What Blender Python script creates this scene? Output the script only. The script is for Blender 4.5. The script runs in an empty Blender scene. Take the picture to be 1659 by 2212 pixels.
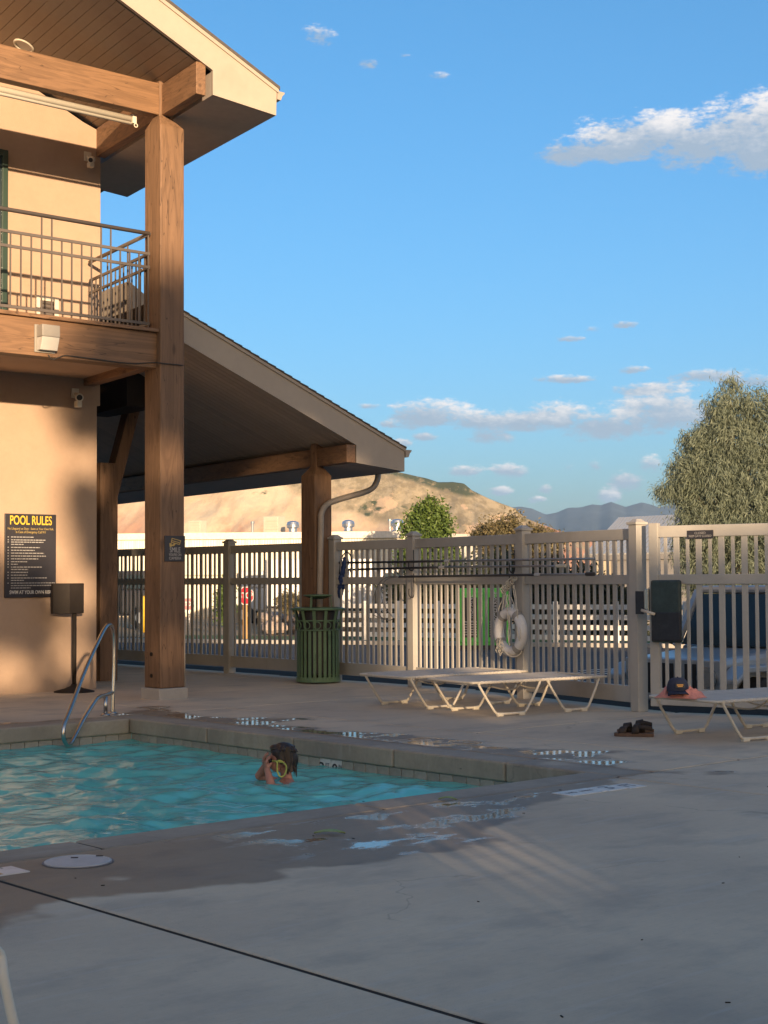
import bpy, bmesh, math, random
import numpy as np
from mathutils import Vector, Matrix, noise
C = bpy.context.scene.collection
SC = bpy.context.scene
rnd = random.Random(7)
R_ = math.radians

# ------------------------------------------------------------------ camera
F, CX, CY, HOR, ROLL, TH, EYE = 3324., 829.5, 1106., 1250., .006, R_(48.2), 1.38
_p = math.atan((HOR - CY) / F)
_h = np.array([math.cos(TH), math.sin(TH), 0]); _r = np.array([math.sin(TH), -math.cos(TH), 0]); _z = np.array([0, 0, 1.])
FW = _h * math.cos(_p) + _z * math.sin(_p); _u = -_h * math.sin(_p) + _z * math.cos(_p)
RT = _r * math.cos(ROLL) - _u * math.sin(ROLL); UP = _u * math.cos(ROLL) + _r * math.sin(ROLL)
O = np.array([0, 0, EYE])
cam_d = bpy.data.cameras.new('camera'); cam = bpy.data.objects.new('camera', cam_d); C.objects.link(cam)
cam_d.sensor_fit = 'VERTICAL'; cam_d.sensor_height = 36; cam_d.lens = 36 * F / 2212.; cam_d.clip_start = .05; cam_d.clip_end = 20000
cam.matrix_world = Matrix(((RT[0], UP[0], -FW[0], O[0]), (RT[1], UP[1], -FW[1], O[1]), (RT[2], UP[2], -FW[2], O[2]), (0, 0, 0, 1)))
SC.camera = cam
def ray(x, y): return FW + RT * (x - CX) / F - UP * (y - CY) / F
def pl(x, y, n, k):                       # photo point on the plane n.p = k
    d = ray(x, y); n = np.array(n, float); return O + d * ((k - n @ O) / (n @ d))
def G(x, y, z=0.): return pl(x, y, (0, 0, 1), z)
def PX(x, y, k): return pl(x, y, (1, 0, 0), k)
def PY(x, y, k): return pl(x, y, (0, 1, 0), k)
def FAR(x, y, d):                         # photo point at horizontal depth d
    return pl(x, y, _h, d)

# ------------------------------------------------------------------ light
SUN_EL = R_(7.2); SUN_D = np.array([-.46, -.888]); SUN_D = SUN_D / np.linalg.norm(SUN_D)
SUN_S, SKY_S, EXPO = 4.4, .136, 1.42
sd = bpy.data.lights.new('sun', 'SUN'); sd.energy = SUN_S; sd.angle = R_(.53); sd.color = (1, .725, .46)
so = bpy.data.objects.new('sun', sd); C.objects.link(so); so.location = (-20, -40, 30)
so.rotation_euler = Vector((SUN_D[0] * math.cos(SUN_EL), SUN_D[1] * math.cos(SUN_EL), math.sin(SUN_EL))).to_track_quat('Z', 'Y').to_euler()
vs = SC.view_settings
vs.view_transform = 'Standard'; vs.look = 'None'; vs.exposure = EXPO; vs.gamma = 1; vs.use_curve_mapping = False
SC.cycles.max_bounces = 8; SC.cycles.transparent_max_bounces = 16; SC.cycles.use_denoising = True
SC.cycles.caustics_reflective = False; SC.cycles.caustics_refractive = False; SC.cycles.volume_bounces = 0

# ------------------------------------------------------------------ node helpers
class NT:
    def __init__(s, tree): s.t = tree; s.n = tree.nodes; s.l = tree.links
    def new(s, kind, **kw):
        n = s.n.new(kind)
        for k, v in kw.items(): setattr(n, k, v)
        return n
    def put(s, sock, v):
        if v is None: return
        if hasattr(v, 'is_output'): s.l.new(v, sock)
        else:
            try: sock.default_value = v
            except Exception: sock.default_value = (v[0], v[1], v[2], 1) if len(v) == 3 else v
    def math(s, op, a, b=None, c=None, clamp=False):
        n = s.new('ShaderNodeMath', operation=op, use_clamp=clamp)
        s.put(n.inputs[0], a); s.put(n.inputs[1], b); s.put(n.inputs[2], c); return n.outputs[0]
    def vmath(s, op, a, b=None):
        n = s.new('ShaderNodeVectorMath', operation=op); s.put(n.inputs[0], a); s.put(n.inputs[1], b)
        return n.outputs['Value'] if op in ('DOT_PRODUCT', 'LENGTH') else n.outputs[0]
    def mix(s, f, a, b, mode='MIX'):
        n = s.new('ShaderNodeMix', data_type='RGBA', blend_type=mode); n.clamp_factor = True
        s.put(n.inputs[0], f); s.put(n.inputs[6], a); s.put(n.inputs[7], b); return n.outputs[2]
    def noise(s, vec, scale, detail=4, rough=.55, dist=0):
        n = s.new('ShaderNodeTexNoise'); s.put(n.inputs['Vector'], vec)
        n.inputs['Scale'].default_value = scale; n.inputs['Detail'].default_value = detail
        n.inputs['Roughness'].default_value = rough; n.inputs['Distortion'].default_value = dist; return n.outputs[0]
    def mapr(s, v, a, b, c=0., d=1.):
        n = s.new('ShaderNodeMapRange'); n.interpolation_type = 'SMOOTHSTEP'; s.put(n.inputs[0], v)
        for i, x in enumerate((a, b, c, d)): n.inputs[1 + i].default_value = x
        return n.outputs[0]
    def scale(s, v, sc, loc=(0, 0, 0)):
        n = s.new('ShaderNodeMapping'); s.put(n.inputs[0], v); n.inputs['Scale'].default_value = sc; n.inputs['Location'].default_value = loc; return n.outputs[0]
    def xyz(s, v):
        n = s.new('ShaderNodeSeparateXYZ'); s.put(n.inputs[0], v); return n.outputs
    def comb(s, x, y, z):
        n = s.new('ShaderNodeCombineXYZ'); s.put(n.inputs[0], x); s.put(n.inputs[1], y); s.put(n.inputs[2], z); return n.outputs[0]
def v4(c): return (c[0], c[1], c[2], 1.)
MATS = {}
def mat(name, col, rough=.6, metal=0., var=.12, vscale=6., bump=0., bscale=60., spec=.4, stretch=(1, 1, 1), grime=None, fn=None, obj_var=0.):
    """plain procedural material: two noise scales of colour, fine bump, per-object value shift"""
    m = bpy.data.materials.new(name); m.use_nodes = True; t = NT(m.node_tree); b = t.n['Principled BSDF']
    tc = t.new('ShaderNodeTexCoord').outputs['Object']; v = t.scale(tc, stretch)
    n1 = t.noise(v, vscale, 5, .6); n2 = t.noise(v, vscale * 7.3, 3, .6)
    f = t.math('ADD', t.math('MULTIPLY', n1, .65), t.math('MULTIPLY', n2, .35))
    f = t.mapr(f, .3, .7)
    lo = v4([c * (1 - var) for c in col]); hi = v4([min(1, c * (1 + var)) for c in col])
    colr = t.mix(f, lo, hi)
    if obj_var:
        oi = t.new('ShaderNodeObjectInfo').outputs['Random']
        k = t.math('MULTIPLY_ADD', oi, obj_var, 1 - obj_var / 2)
        colr = t.mix(1., colr, t.comb(k, k, k), 'MULTIPLY')
    if grime:
        g = t.mapr(t.noise(v, grime[1], 6, .65), .5, .72); colr = t.mix(t.math('MULTIPLY', g, grime[2]), colr, v4(grime[0]))
    if fn: colr = fn(t, tc, colr, b) or colr
    t.put(b.inputs['Base Color'], colr)
    rr = t.math('ADD', rough - .06, t.math('MULTIPLY', n2, .12)); 
    if not b.inputs['Roughness'].is_linked: t.put(b.inputs['Roughness'], rr)
    b.inputs['Metallic'].default_value = metal; b.inputs['Specular IOR Level'].default_value = spec
    if bump:
        bn = t.new('ShaderNodeBump'); bn.inputs['Strength'].default_value = min(1, bump); bn.inputs['Distance'].default_value = .01 * max(1, bump)
        t.put(bn.inputs['Height'], t.noise(v, bscale, 4, .6)); t.l.new(bn.outputs[0], b.inputs['Normal'])
    MATS[name] = m; return m

# ------------------------------------------------------------------ mesh helpers
class MB:
    def __init__(s): s.v = []; s.f = []
    def add(s, vs, fs):
        o = len(s.v); s.v += [tuple(map(float, p)) for p in vs]; s.f += [tuple(i + o for i in f) for f in fs]; return s
    def hexa(s, b4, t4):
        return s.add(list(b4) + list(t4), [(3, 2, 1, 0), (4, 5, 6, 7), (0, 1, 5, 4), (1, 2, 6, 5), (2, 3, 7, 6), (3, 0, 4, 7)])
    def box(s, c, size, rz=0., ax=None):
        hx, hy, hz = [q / 2 for q in size]; M = Matrix.Rotation(rz, 3, 'Z') if ax is None else ax
        P8 = [Vector(c) + M @ Vector((a * hx, b * hy, d * hz)) for d in (-1, 1) for a, b in ((-1, -1), (1, -1), (1, 1), (-1, 1))]
        return s.hexa(P8[:4], P8[4:])
    def span(s, x0, x1, y0, y1, z0, z1): return s.box(((x0 + x1) / 2, (y0 + y1) / 2, (z0 + z1) / 2), (x1 - x0, y1 - y0, z1 - z0))
    def bar(s, a, b, w, h, up=(0, 0, 1)):
        a, b = Vector(a), Vector(b); d = (b - a); L = d.length; d.normalize(); u = Vector(up); sd = d.cross(u)
        if sd.length < 1e-5: sd = d.cross(Vector((1, 0, 0)))
        sd.normalize(); u = sd.cross(d)
        q = lambda p: [p + sd * (i * w / 2) + u * (j * h / 2) for i, j in ((-1, -1), (1, -1), (1, 1), (-1, 1))]
        A, B = q(a), q(b)
        return s.add(A + B, [(0, 1, 2, 3), (7, 6, 5, 4), (1, 0, 4, 5), (2, 1, 5, 6), (3, 2, 6, 7), (0, 3, 7, 4)])
    def tube(s, pts, r, n=10, closed=False, cap=True):
        P = [Vector(p) for p in pts]; m = len(P); rs = r if isinstance(r, (list, tuple)) else [r] * m
        T = []
        for i in range(m):
            a = P[(i - 1) % m] if (closed or i > 0) else P[i]; b = P[(i + 1) % m] if (closed or i < m - 1) else P[i]
            t = (b - a); T.append(t.normalized() if t.length > 1e-9 else Vector((0, 0, 1)))
        u = T[0].orthogonal().normalized(); rings = []
        for i in range(m):
            u = (u - T[i] * u.dot(T[i])); u = u.normalized() if u.length > 1e-6 else T[i].orthogonal().normalized()
            w = T[i].cross(u); rings.append([P[i] + (u * math.cos(2 * math.pi * k / n) + w * math.sin(2 * math.pi * k / n)) * rs[i] for k in range(n)])
        vs = [p for rg in rings for p in rg]; fs = []
        for i in range(m if closed else m - 1):
            j = (i + 1) % m
            for k in range(n): fs.append((i * n + k, i * n + (k + 1) % n, j * n + (k + 1) % n, j * n + k))
        if cap and not closed: fs += [tuple(range(n - 1, -1, -1)), tuple((m - 1) * n + k for k in range(n))]
        return s.add(vs, fs)
    def lathe(s, prof, c=(0, 0, 0), n=24, cap=True):
        vs = [(c[0] + r * math.cos(2 * math.pi * k / n), c[1] + r * math.sin(2 * math.pi * k / n), c[2] + z) for r, z in prof for k in range(n)]
        fs = [(i * n + k, i * n + (k + 1) % n, (i + 1) * n + (k + 1) % n, (i + 1) * n + k) for i in range(len(prof) - 1) for k in range(n)]
        if cap: fs += [tuple(range(n - 1, -1, -1)), tuple((len(prof) - 1) * n + k for k in range(n))]
        return s.add(vs, fs)
    def prism(s, poly, axis_fn):              # poly 2D list; axis_fn(a,b,side) -> 3D
        n = len(poly); A = [axis_fn(a, b, 0) for a, b in poly]; B = [axis_fn(a, b, 1) for a, b in poly]
        return s.add(A + B, [tuple(range(n)), tuple(range(2 * n - 1, n - 1, -1))] + [(i, i + n, (i + 1) % n + n, (i + 1) % n) for i in range(n)])
    def ell(s, c, r, n=14, m=9, ax=None):
        M = ax or Matrix.Identity(3); vs = []; fs = []
        for i in range(m + 1):
            th = math.pi * i / m
            for k in range(n):
                ph = 2 * math.pi * k / n
                vs.append(Vector(c) + M @ Vector((r[0] * math.sin(th) * math.cos(ph), r[1] * math.sin(th) * math.sin(ph), r[2] * math.cos(th))))
        for i in range(m):
            for k in range(n): fs.append((i * n + k, (i + 1) * n + k, (i + 1) * n + (k + 1) % n, i * n + (k + 1) % n))
        return s.add(vs, fs)
    def build(s, name, m, parent=None, smooth=False, bevel=0., fix=True):
        me = bpy.data.meshes.new(name); me.from_pydata(s.v, [], s.f)
        if fix or bevel:
            bm = bmesh.new(); bm.from_mesh(me)
            if fix: bmesh.ops.recalc_face_normals(bm, faces=bm.faces)
            bm.to_mesh(me); bm.free()
        if m is not None: me.materials.append(m if not isinstance(m, str) else MATS[m])
        if smooth: me.polygons.foreach_set('use_smooth', [True] * len(me.polygons))
        o = bpy.data.objects.new(name, me); C.objects.link(o); attach(o, parent)
        if bevel:
            b = o.modifiers.new('bevel', 'BEVEL'); b.width = bevel; b.segments = 2; b.limit_method = 'ANGLE'; b.angle_limit = R_(40)
        return o
def attach(o, parent):
    if parent is None: return
    o.parent = parent                          # parts are modelled in place: undo the translation of their thing
    o.matrix_parent_inverse = Matrix.Translation(-W[parent.name])
    W[o.name] = Vector((0, 0, 0))
W = {}
def tag(o, label=None, cat=None, group=None, kind=None):
    if label: o['label'] = label
    if cat: o['category'] = cat
    if group: o['group'] = group
    if kind: o['kind'] = kind
    return o
def thing(name, label, cat, loc=(0, 0, 0), group=None):
    o = bpy.data.objects.new(name, None); C.objects.link(o); o.location = Vector([float(q) for q in loc]); o.empty_display_size = .1
    W[o.name] = o.location.copy(); return tag(o, label, cat, group)
def structure(mb, name, m, **kw):
    o = mb.build(name, m, **kw); W[o.name] = Vector((0, 0, 0)); return tag(o, kind='structure')
def solo(mb, name, m, label, cat, group=None, **kw):
    o = mb.build(name, m, **kw); W[o.name] = Vector((0, 0, 0)); return tag(o, label, cat, group)
def share(o, name, offset, parent):           # another piece with the same mesh
    c = o.copy(); c.name = name; C.objects.link(c); c.location = o.location + Vector([float(q) for q in offset])
    if parent is not None:
        c.parent = parent; c.matrix_parent_inverse = o.matrix_parent_inverse.copy()
    return c
def copy_tree(o, parent=None):
    c = o.copy(); C.objects.link(c)
    if parent is not None:
        c.parent = parent; c.matrix_parent_inverse = o.matrix_parent_inverse.copy()
    for ch in [q for q in SC.objects if q.parent == o]: copy_tree(ch, c)
    return c
def smooth_path(pts, k=6, closed=False):
    P = [np.array(p, float) for p in pts]; n = len(P); out = []
    for i in range(n if closed else n - 1):
        g = lambda j: P[j % n] if closed else P[max(0, min(n - 1, j))]
        a, b, c, d = g(i - 1), g(i), g(i + 1), g(i + 2)
        for t in range(k):
            t = t / k; out.append(.5 * (2 * b + (c - a) * t + (2 * a - 5 * b + 4 * c - d) * t * t + (3 * b - a - 3 * c + d) * t ** 3))
    if not closed: out.append(P[-1])
    return out
TEXTS = []
def text(body, name, m, parent, pos, xdir, updir, size, xs=1., align='CENTER', ext=.001, bold=0.):
    cu = bpy.data.curves.new(name, 'FONT'); cu.body = body; cu.size = size; cu.align_x = align; cu.align_y = 'CENTER'; cu.extrude = ext; cu.offset = bold
    cu.materials.append(MATS[m]); o = bpy.data.objects.new(name, cu); C.objects.link(o)
    x = Vector(xdir).normalized(); u = Vector(updir).normalized(); z = x.cross(u)
    Mx = Matrix(((x[0], u[0], z[0], pos[0]), (x[1], u[1], z[1], pos[1]), (x[2], u[2], z[2], pos[2]), (0, 0, 0, 1))) @ Matrix.Diagonal((xs, 1, 1, 1))
    o.matrix_world = Mx
    if parent is not None:
        o.parent = parent; o.matrix_parent_inverse = Matrix.Translation(-W[parent.name])
    TEXTS.append(o); return o
YD = np.array([.17, .986, 0.])              # the building's and gate fence's own "back" direction
def SK(x, y, z, y0): return (x + .1724 * (y - y0), y, z)   # x given at depth y0, slid along that direction

# ------------------------------------------------------------------ world: evening sky with clouds
def azel(px, py):
    d = ray(px, py); d = d / np.linalg.norm(d); return math.degrees(math.atan2(d[1], d[0])), math.degrees(math.asin(d[2]))
world = bpy.data.worlds.new('World'); SC.world = world; world.use_nodes = True
t = NT(world.node_tree); bg = t.n['Background']
sky = t.new('ShaderNodeTexSky', sky_type='NISHITA'); sky.sun_disc = False; sky.sun_elevation = SUN_EL
sky.sun_rotation = math.atan2(SUN_D[0], SUN_D[1]); sky.altitude = 0; sky.air_density = .5; sky.dust_density = 3.; sky.ozone_density = 1.3
gen = t.new('ShaderNodeTexCoord').outputs['Generated']; dx, dy, dz = t.xyz(gen)
az = t.math('MULTIPLY', t.math('ARCTAN2', dy, dx), 180 / math.pi); el = t.math('MULTIPLY', t.math('ARCSINE', dz), 180 / math.pi)
# the phone's colour: the whole sky a little more saturated
SAT = 1.7
lum = t.vmath('DOT_PRODUCT', sky.outputs[0], (.3, .5, .2)); grey = t.comb(lum, lum, lum)
base = t.vmath('ADD', t.vmath('MULTIPLY', sky.outputs[0], (SAT, SAT, SAT)), t.vmath('MULTIPLY', grey, (1 - SAT, 1 - SAT, 1 - SAT)))
base = t.vmath('MAXIMUM', base, t.vmath('MULTIPLY', grey, (.05, .05, .05)))
# and its highlights rolled off, evenly over the whole dome, so that the glow round the sun does not burn out
roll = t.math('DIVIDE', 1., t.math('MULTIPLY_ADD', lum, .15, 1.)); base = t.vmath('MULTIPLY', t.vmath('MULTIPLY', base, t.comb(roll, roll, roll)), (1.12, 1., .85))
cv = t.comb(az, t.math('MULTIPLY', el, 2.1), 0.)
# (photo x, y, half width, half height, weight)
CL = [(1262, 330, 110, 46, 1), (1350, 312, 130, 66, 1.1), (1430, 290, 110, 60, 1.1), (1500, 320, 120, 72, 1.1), (1590, 290, 120, 78, 1.15), (1680, 275, 120, 95, 1.15), (1640, 340, 120, 60, 1.1), (1800, 290, 150, 110, 1.1), (688, 80, 44, 34, .8), (800, 138, 32, 22, .7), (945, 165, 34, 13, .6), (872, 120, 20, 8, .5),
      (930, 900, 105, 44, 1.05), (1035, 915, 90, 36, 1), (1120, 912, 90, 34, 1), (1200, 905, 110, 46, 1.05), (1300, 925, 120, 40, 1.05), (1400, 905, 120, 58, 1.05), (1480, 900, 80, 50, 1), (1060, 945, 60, 24, .95), (1450, 870, 90, 30, .9),
      (1420, 842, 110, 24, .95), (1530, 812, 120, 20, .95), (1640, 824, 90, 20, .85), (1225, 820, 76, 13, .9), (1370, 800, 44, 13, .9), (1238, 733, 42, 11, .85), (1352, 702, 38, 12, .95), (1280, 712, 26, 10, .6),
      (1100, 1020, 48, 23, 1.05), (1010, 1020, 46, 19, .9), (1080, 1062, 32, 16, .95), (1355, 1042, 46, 32, 1.1), (1315, 1074, 32, 24, 1.05), (1405, 1008, 40, 28, .9), (1180, 1058, 22, 16, .8), (1160, 1080, 28, 11, .8), (918, 945, 34, 15, .95), (868, 958, 26, 16, .9), (840, 918, 28, 12, .8), (800, 878, 34, 9, .7), (1285, 1008, 22, 18, .8), (1230, 1010, 16, 14, .5)]
n1 = t.noise(cv, .55, 6, .62); n2 = t.noise(cv, 1.5, 5, .6)
nz = t.math('ADD', t.math('MULTIPLY', t.math('SUBTRACT', n1, .5), 1.5), t.math('MULTIPLY', t.math('SUBTRACT', n2, .5), .9))
n3 = t.noise(cv, 4.2, 4, .6)
nz = t.math('ADD', nz, t.math('MULTIPLY', t.math('SUBTRACT', n3, .5), .7))
dens = None; hs = None; ws = None
for (x, y, rx, ry, w) in CL:
    a0, e0 = azel(x, y); a1, e1 = azel(x + rx, y); a2, e2 = azel(x, y + ry); ra = abs(a1 - a0); re = abs(e2 - e0)
    u = t.math('MULTIPLY', t.math('SUBTRACT', az, a0), 1 / ra); v = t.math('MULTIPLY', t.math('SUBTRACT', el, e0), 1 / re)
    vf = t.math('MAXIMUM', v, t.math('MULTIPLY', v, -1.45))                          # flatter bases
    r2 = t.math('ADD', t.math('MULTIPLY', u, u), t.math('MULTIPLY', vf, vf)); q = t.math('SUBTRACT', w, r2)
    k = t.math('MAXIMUM', t.math('MULTIPLY_ADD', r2, -.45, 1.), 0.); k = t.math('MULTIPLY', k, k)
    sh = t.math('MULTIPLY_ADD', u, -.2, t.math('MULTIPLY', v, .8)); sh = t.math('MULTIPLY', sh, k)
    if dens is None: dens, hs, ws = q, sh, k
    else: dens = t.math('SMOOTH_MAX', dens, q, .35); hs = t.math('ADD', hs, sh); ws = t.math('ADD', ws, k)
high = t.math('DIVIDE', hs, t.math('MAXIMUM', ws, .02))
cl = t.mapr(t.math('ADD', t.math('MULTIPLY', t.math('SUBTRACT', dens, .12), .85), t.math('MULTIPLY', nz, 1.4)), -.05, .70)
lit = t.mapr(t.math('ADD', high, t.math('MULTIPLY', nz, .75)), -.12, .85)
CLOUD_LIT, CLOUD_SH = (2.85, 2.70, 2.62), (1.10, 1.38, 1.72)
ccol = t.mix(lit, v4(CLOUD_SH), v4(CLOUD_LIT))
t.put(bg.inputs['Color'], t.mix(t.math('MULTIPLY', cl, .95), base, ccol)); bg.inputs['Strength'].default_value = SKY_S

# ------------------------------------------------------------------ materials
def wood(name, axis, col=(.255, .142, .074)):
    st = [5.5, 5.5, 5.5]; st[axis] = .42
    def fn(t, tc, c, b):
        v = t.scale(tc, tuple(st)); w = t.noise(v, 1.0, 4, .55, .9)
        ring = t.math('SINE', t.math('MULTIPLY', w, 46.)); k = t.mapr(ring, -.6, 1.)
        c = t.mix(t.math('MULTIPLY', k, .5), c, v4([q * .52 for q in col]))
        big = t.noise(t.scale(tc, tuple(q * .25 for q in st)), 1.6, 3); c = t.mix(t.mapr(big, .40, .66, 0., .45), c, v4([q * .62 for q in col]))
        fib = t.noise(t.scale(tc, tuple(q * 9. for q in st)), 1.6, 3, .6); c = t.mix(t.mapr(fib, .5, .75, 0., .35), c, v4([q * .5 for q in col]))
        ck = t.noise(t.scale(tc, tuple(q * 2.2 for q in st)), 1.1, 2, .4, .3); ck = t.mapr(t.math('ABSOLUTE', t.math('SUBTRACT', ck, .53)), 0., .010, .9, 0.); c = t.mix(ck, c, v4([q * .3 for q in col]))
        kn = t.new('ShaderNodeTexVoronoi'); kst = [4.2, 4.2, 4.2]; kst[axis] = 1.5; t.put(kn.inputs['Vector'], t.scale(tc, tuple(kst))); kn.inputs['Scale'].default_value = 1.
        return t.mix(t.mapr(kn.outputs['Distance'], .05, .16, .8, 0.), c, v4([q * .36 for q in col]))
    return mat(name, col, .62, var=.22, vscale=1.6, stretch=tuple(q / 4 for q in st), fn=fn, bump=.25, bscale=9.)
wood('timber_x', 0); wood('timber_y', 1); wood('timber_z', 2, (.225, .13, .073))
mat('stucco', (.44, .315, .225), .85, var=.05, vscale=2.5, bump=.55, bscale=170, spec=.2, grime=((.36, .25, .15), 1.2, .25))
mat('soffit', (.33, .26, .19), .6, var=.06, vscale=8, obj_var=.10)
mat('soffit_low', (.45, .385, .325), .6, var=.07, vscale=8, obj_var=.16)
mat('fascia', (.41, .345, .275), .65, var=.05, vscale=1.5, bump=.15, bscale=60, grime=((.36, .29, .22), 2., .3))
mat('shingle', (.10, .085, .07), .9, var=.2, vscale=30, bump=.6, bscale=160)
mat('gutter', (.40, .33, .26), .45, var=.04)
mat('downspout', (.36, .30, .24), .45, var=.06, grime=((.22, .19, .16), 5., .4))
mat('rail_metal', (.12, .10, .085), .5, var=.08, bump=.1)
mat('white_paint', (.66, .60, .48), .5, var=.04)
mat('grey_cast', (.30, .27, .23), .5, var=.05)
mat('frosted', (.55, .52, .46), .35, var=.05)
mat('dark_green_frame', (.035, .06, .045), .4, var=.08)
mat('black_metal', (.030, .024, .020), .7, var=.15, spec=.15)
mat('cable', (.05, .042, .035), .6)
mat('sign_board', (.035, .032, .036), .38, var=.06, spec=.5)
mat('sign_yellow', (.72, .46, .05), .45, var=.03)
mat('sign_white', (.62, .60, .56), .5, var=.03)
mat('sign_grey', (.36, .345, .33), .5, var=.06, vscale=60)
mat('sign_gold', (.42, .30, .10), .5, var=.08, vscale=60)
mat('steel', (.50, .48, .45), .22, 1., var=.06, spec=.5, vscale=20)
mat('tile', (.33, .30, .25), .35, var=.12, vscale=14, grime=((.20, .18, .14), 6., .5), obj_var=.3)
mat('tile_white', (.62, .60, .56), .4, var=.05, grime=((.40, .38, .36), 9., .6))
mat('ink', (.02, .02, .022), .5)
mat('ink_worn', (.16, .16, .17), .6, var=.3, vscale=40)
mat('ochre', (.45, .27, .10), .5)
mat('plaster', (.50, .74, .78), .7, var=.06, vscale=1.2)
mat('vinyl', (.42, .395, .352), .42, var=.05, vscale=3., grime=((.30, .26, .21), 2.2, .35))
mat('can_green', (.115, .19, .105), .35, var=.16, vscale=5, grime=((.03, .075, .04), 7., .5))
mat('liner', (.035, .030, .028), .5, var=.2)
mat('chair_frame', (.60, .54, .44), .4, var=.06, vscale=12, grime=((.42, .37, .29), 9., .35))
mat('strap', (.52, .475, .41), .55, var=.08, vscale=8, grime=((.36, .33, .29), 7., .5), obj_var=.08)
mat('pole_dark', (.035, .034, .036), .45, var=.1); mat('pole_grey', (.30, .30, .30), .35, .6, var=.1)
mat('net_blue', (.02, .045, .14), .7, var=.3, vscale=40)
mat('ring', (.74, .72, .69), .5, var=.06, vscale=5, grime=((.36, .30, .24), 3.5, .6))
mat('rope', (.62, .57, .47), .85, var=.2, vscale=50); mat('band', (.34, .32, .29), .6)
mat('box_black', (.030, .046, .044), .4, var=.3, vscale=12, grime=((.10, .11, .10), 14., .2))
mat('box_lower', (.020, .019, .024), .35, var=.3, vscale=12, grime=((.10, .10, .10), 14., .2))
mat('navy', (.022, .027, .052), .8, var=.12, vscale=40, bump=.2, bscale=300); mat('patch_gold', (.62, .30, .07), .7)
mat('pink_cloth', (.60, .24, .19), .85, var=.16, vscale=10, bump=.3, bscale=60); mat('cloth_dark', (.05, .045, .045), .8)
mat('sandal_sole', (.12, .07, .045), .7, var=.15); mat('sandal_strap', (.035, .025, .02), .65, var=.2, vscale=20)
mat('lid_grey', (.46, .45, .43), .5, var=.08, vscale=10, grime=((.30, .29, .28), 8., .4))
mat('leaf_fallen', (.34, .40, .13), .6, var=.15, vscale=30); mat('debris', (.02, .016, .012), .9)
mat('skin', (.36, .165, .115), .45, var=.12, vscale=12, spec=.45); mat('hair', (.034, .020, .013), .42, var=.3, vscale=60, stretch=(6, 6, 1))
mat('goggle', (.015, .012, .03), .1); mat('goggle_strap', (.40, .42, .09), .5)
mat('asphalt', (.085, .085, .09), .9, spec=.1, var=.14, vscale=1.5, bump=.5, bscale=90)
mat('paint_line', (.50, .50, .48), .8, var=.2, vscale=5)
mat('kerb', (.40, .37, .33), .85, var=.1, vscale=2, bump=.3)
mat('joint_dark', (.05, .045, .04), .95, spec=.05)
mat('grass', (.07, .115, .025), .9, var=.35, vscale=4)
mat('dirt', (.34, .26, .16), .95, var=.2, vscale=.4)
mat('white_vinyl', (.66, .64, .60), .45, var=.04)
mat('box_green', (.12, .62, .10), .4, var=.08, vscale=3)
mat('box_vent', (.04, .045, .04), .5); mat('letter_white', (.6, .6, .58), .5)
mat('warehouse_wall', (.80, .75, .62), .6, var=.05, vscale=.6, obj_var=.04); mat('trim_white', (.70, .66, .58), .6)
mat('galvanised', (.55, .56, .57), .3, .9, var=.1); mat('unit_beige', (.50, .44, .35), .6, var=.06)
mat('metal_roof', (.58, .55, .48), .45, .1, var=.05, vscale=.8); mat('shed_wall', (.36, .33, .29), .7, var=.06); mat('shed_lit', (.55, .47, .33), .7, var=.05)
mat('truck_white', (.62, .62, .60), .4, var=.03); mat('truck_dark', (.035, .035, .04), .4); mat('tyre', (.02, .02, .02), .8); mat('glass_dark', (.02, .035, .045), .08, var=.1)
mat('stop_red', (.50, .02, .03), .4); mat('post_wood', (.46, .26, .10), .8); mat('rock', (.34, .28, .24), .9, var=.25, vscale=3, obj_var=.3); mat('bollard_yellow', (.62, .40, .03), .5)
mat('jeep_paint', (.34, .37, .40), .3, .35, var=.04); mat('jeep_black', (.02, .02, .022), .6); mat('chrome', (.5, .5, .5), .15, 1.); mat('lens', (.25, .25, .24), .12)
mat('bark', (.13, .09, .06), .9, var=.3, vscale=8, bump=.8, bscale=14, stretch=(1, 1, .3))
mat('mountain_hazed_rock', (.06, .08, .10), .95, var=.3, vscale=.004, grime=((.16, .15, .13), .003, .4))  # blue in the rock colour stands in for part of the distance haze
def leafmat(name, c1, c2):
    m = bpy.data.materials.new(name); m.use_nodes = True; t = NT(m.node_tree); out = t.n['Material Output']; p = t.n['Principled BSDF']
    geo = t.new('ShaderNodeNewGeometry'); k = geo.outputs['Random Per Island']
    tc = t.new('ShaderNodeTexCoord').outputs['Object']; f = t.math('ADD', t.math('MULTIPLY', k, .6), t.math('MULTIPLY', t.noise(tc, 1.1, 3), .5))
    c = t.mix(f, v4(c1), v4(c2)); t.put(p.inputs['Base Color'], c); p.inputs['Roughness'].default_value = .6
    tr = t.new('ShaderNodeBsdfTranslucent'); t.put(tr.inputs[0], c); mx = t.new('ShaderNodeMixShader'); mx.inputs[0].default_value = .28
    t.l.new(p.outputs[0], mx.inputs[1]); t.l.new(tr.outputs[0], mx.inputs[2]); t.l.new(mx.outputs[0], out.inputs[0]); MATS[name] = m
leafmat('leaf_olive', (.10, .135, .105), (.235, .265, .18)); leafmat('leaf_green', (.05, .10, .018), (.14, .20, .04))
leafmat('leaf_brown', (.10, .10, .04), (.22, .17, .085)); leafmat('leaf_dark', (.025, .035, .018), (.06, .07, .03)); leafmat('leaf_shade', (.04, .06, .02), (.09, .12, .04))
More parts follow.
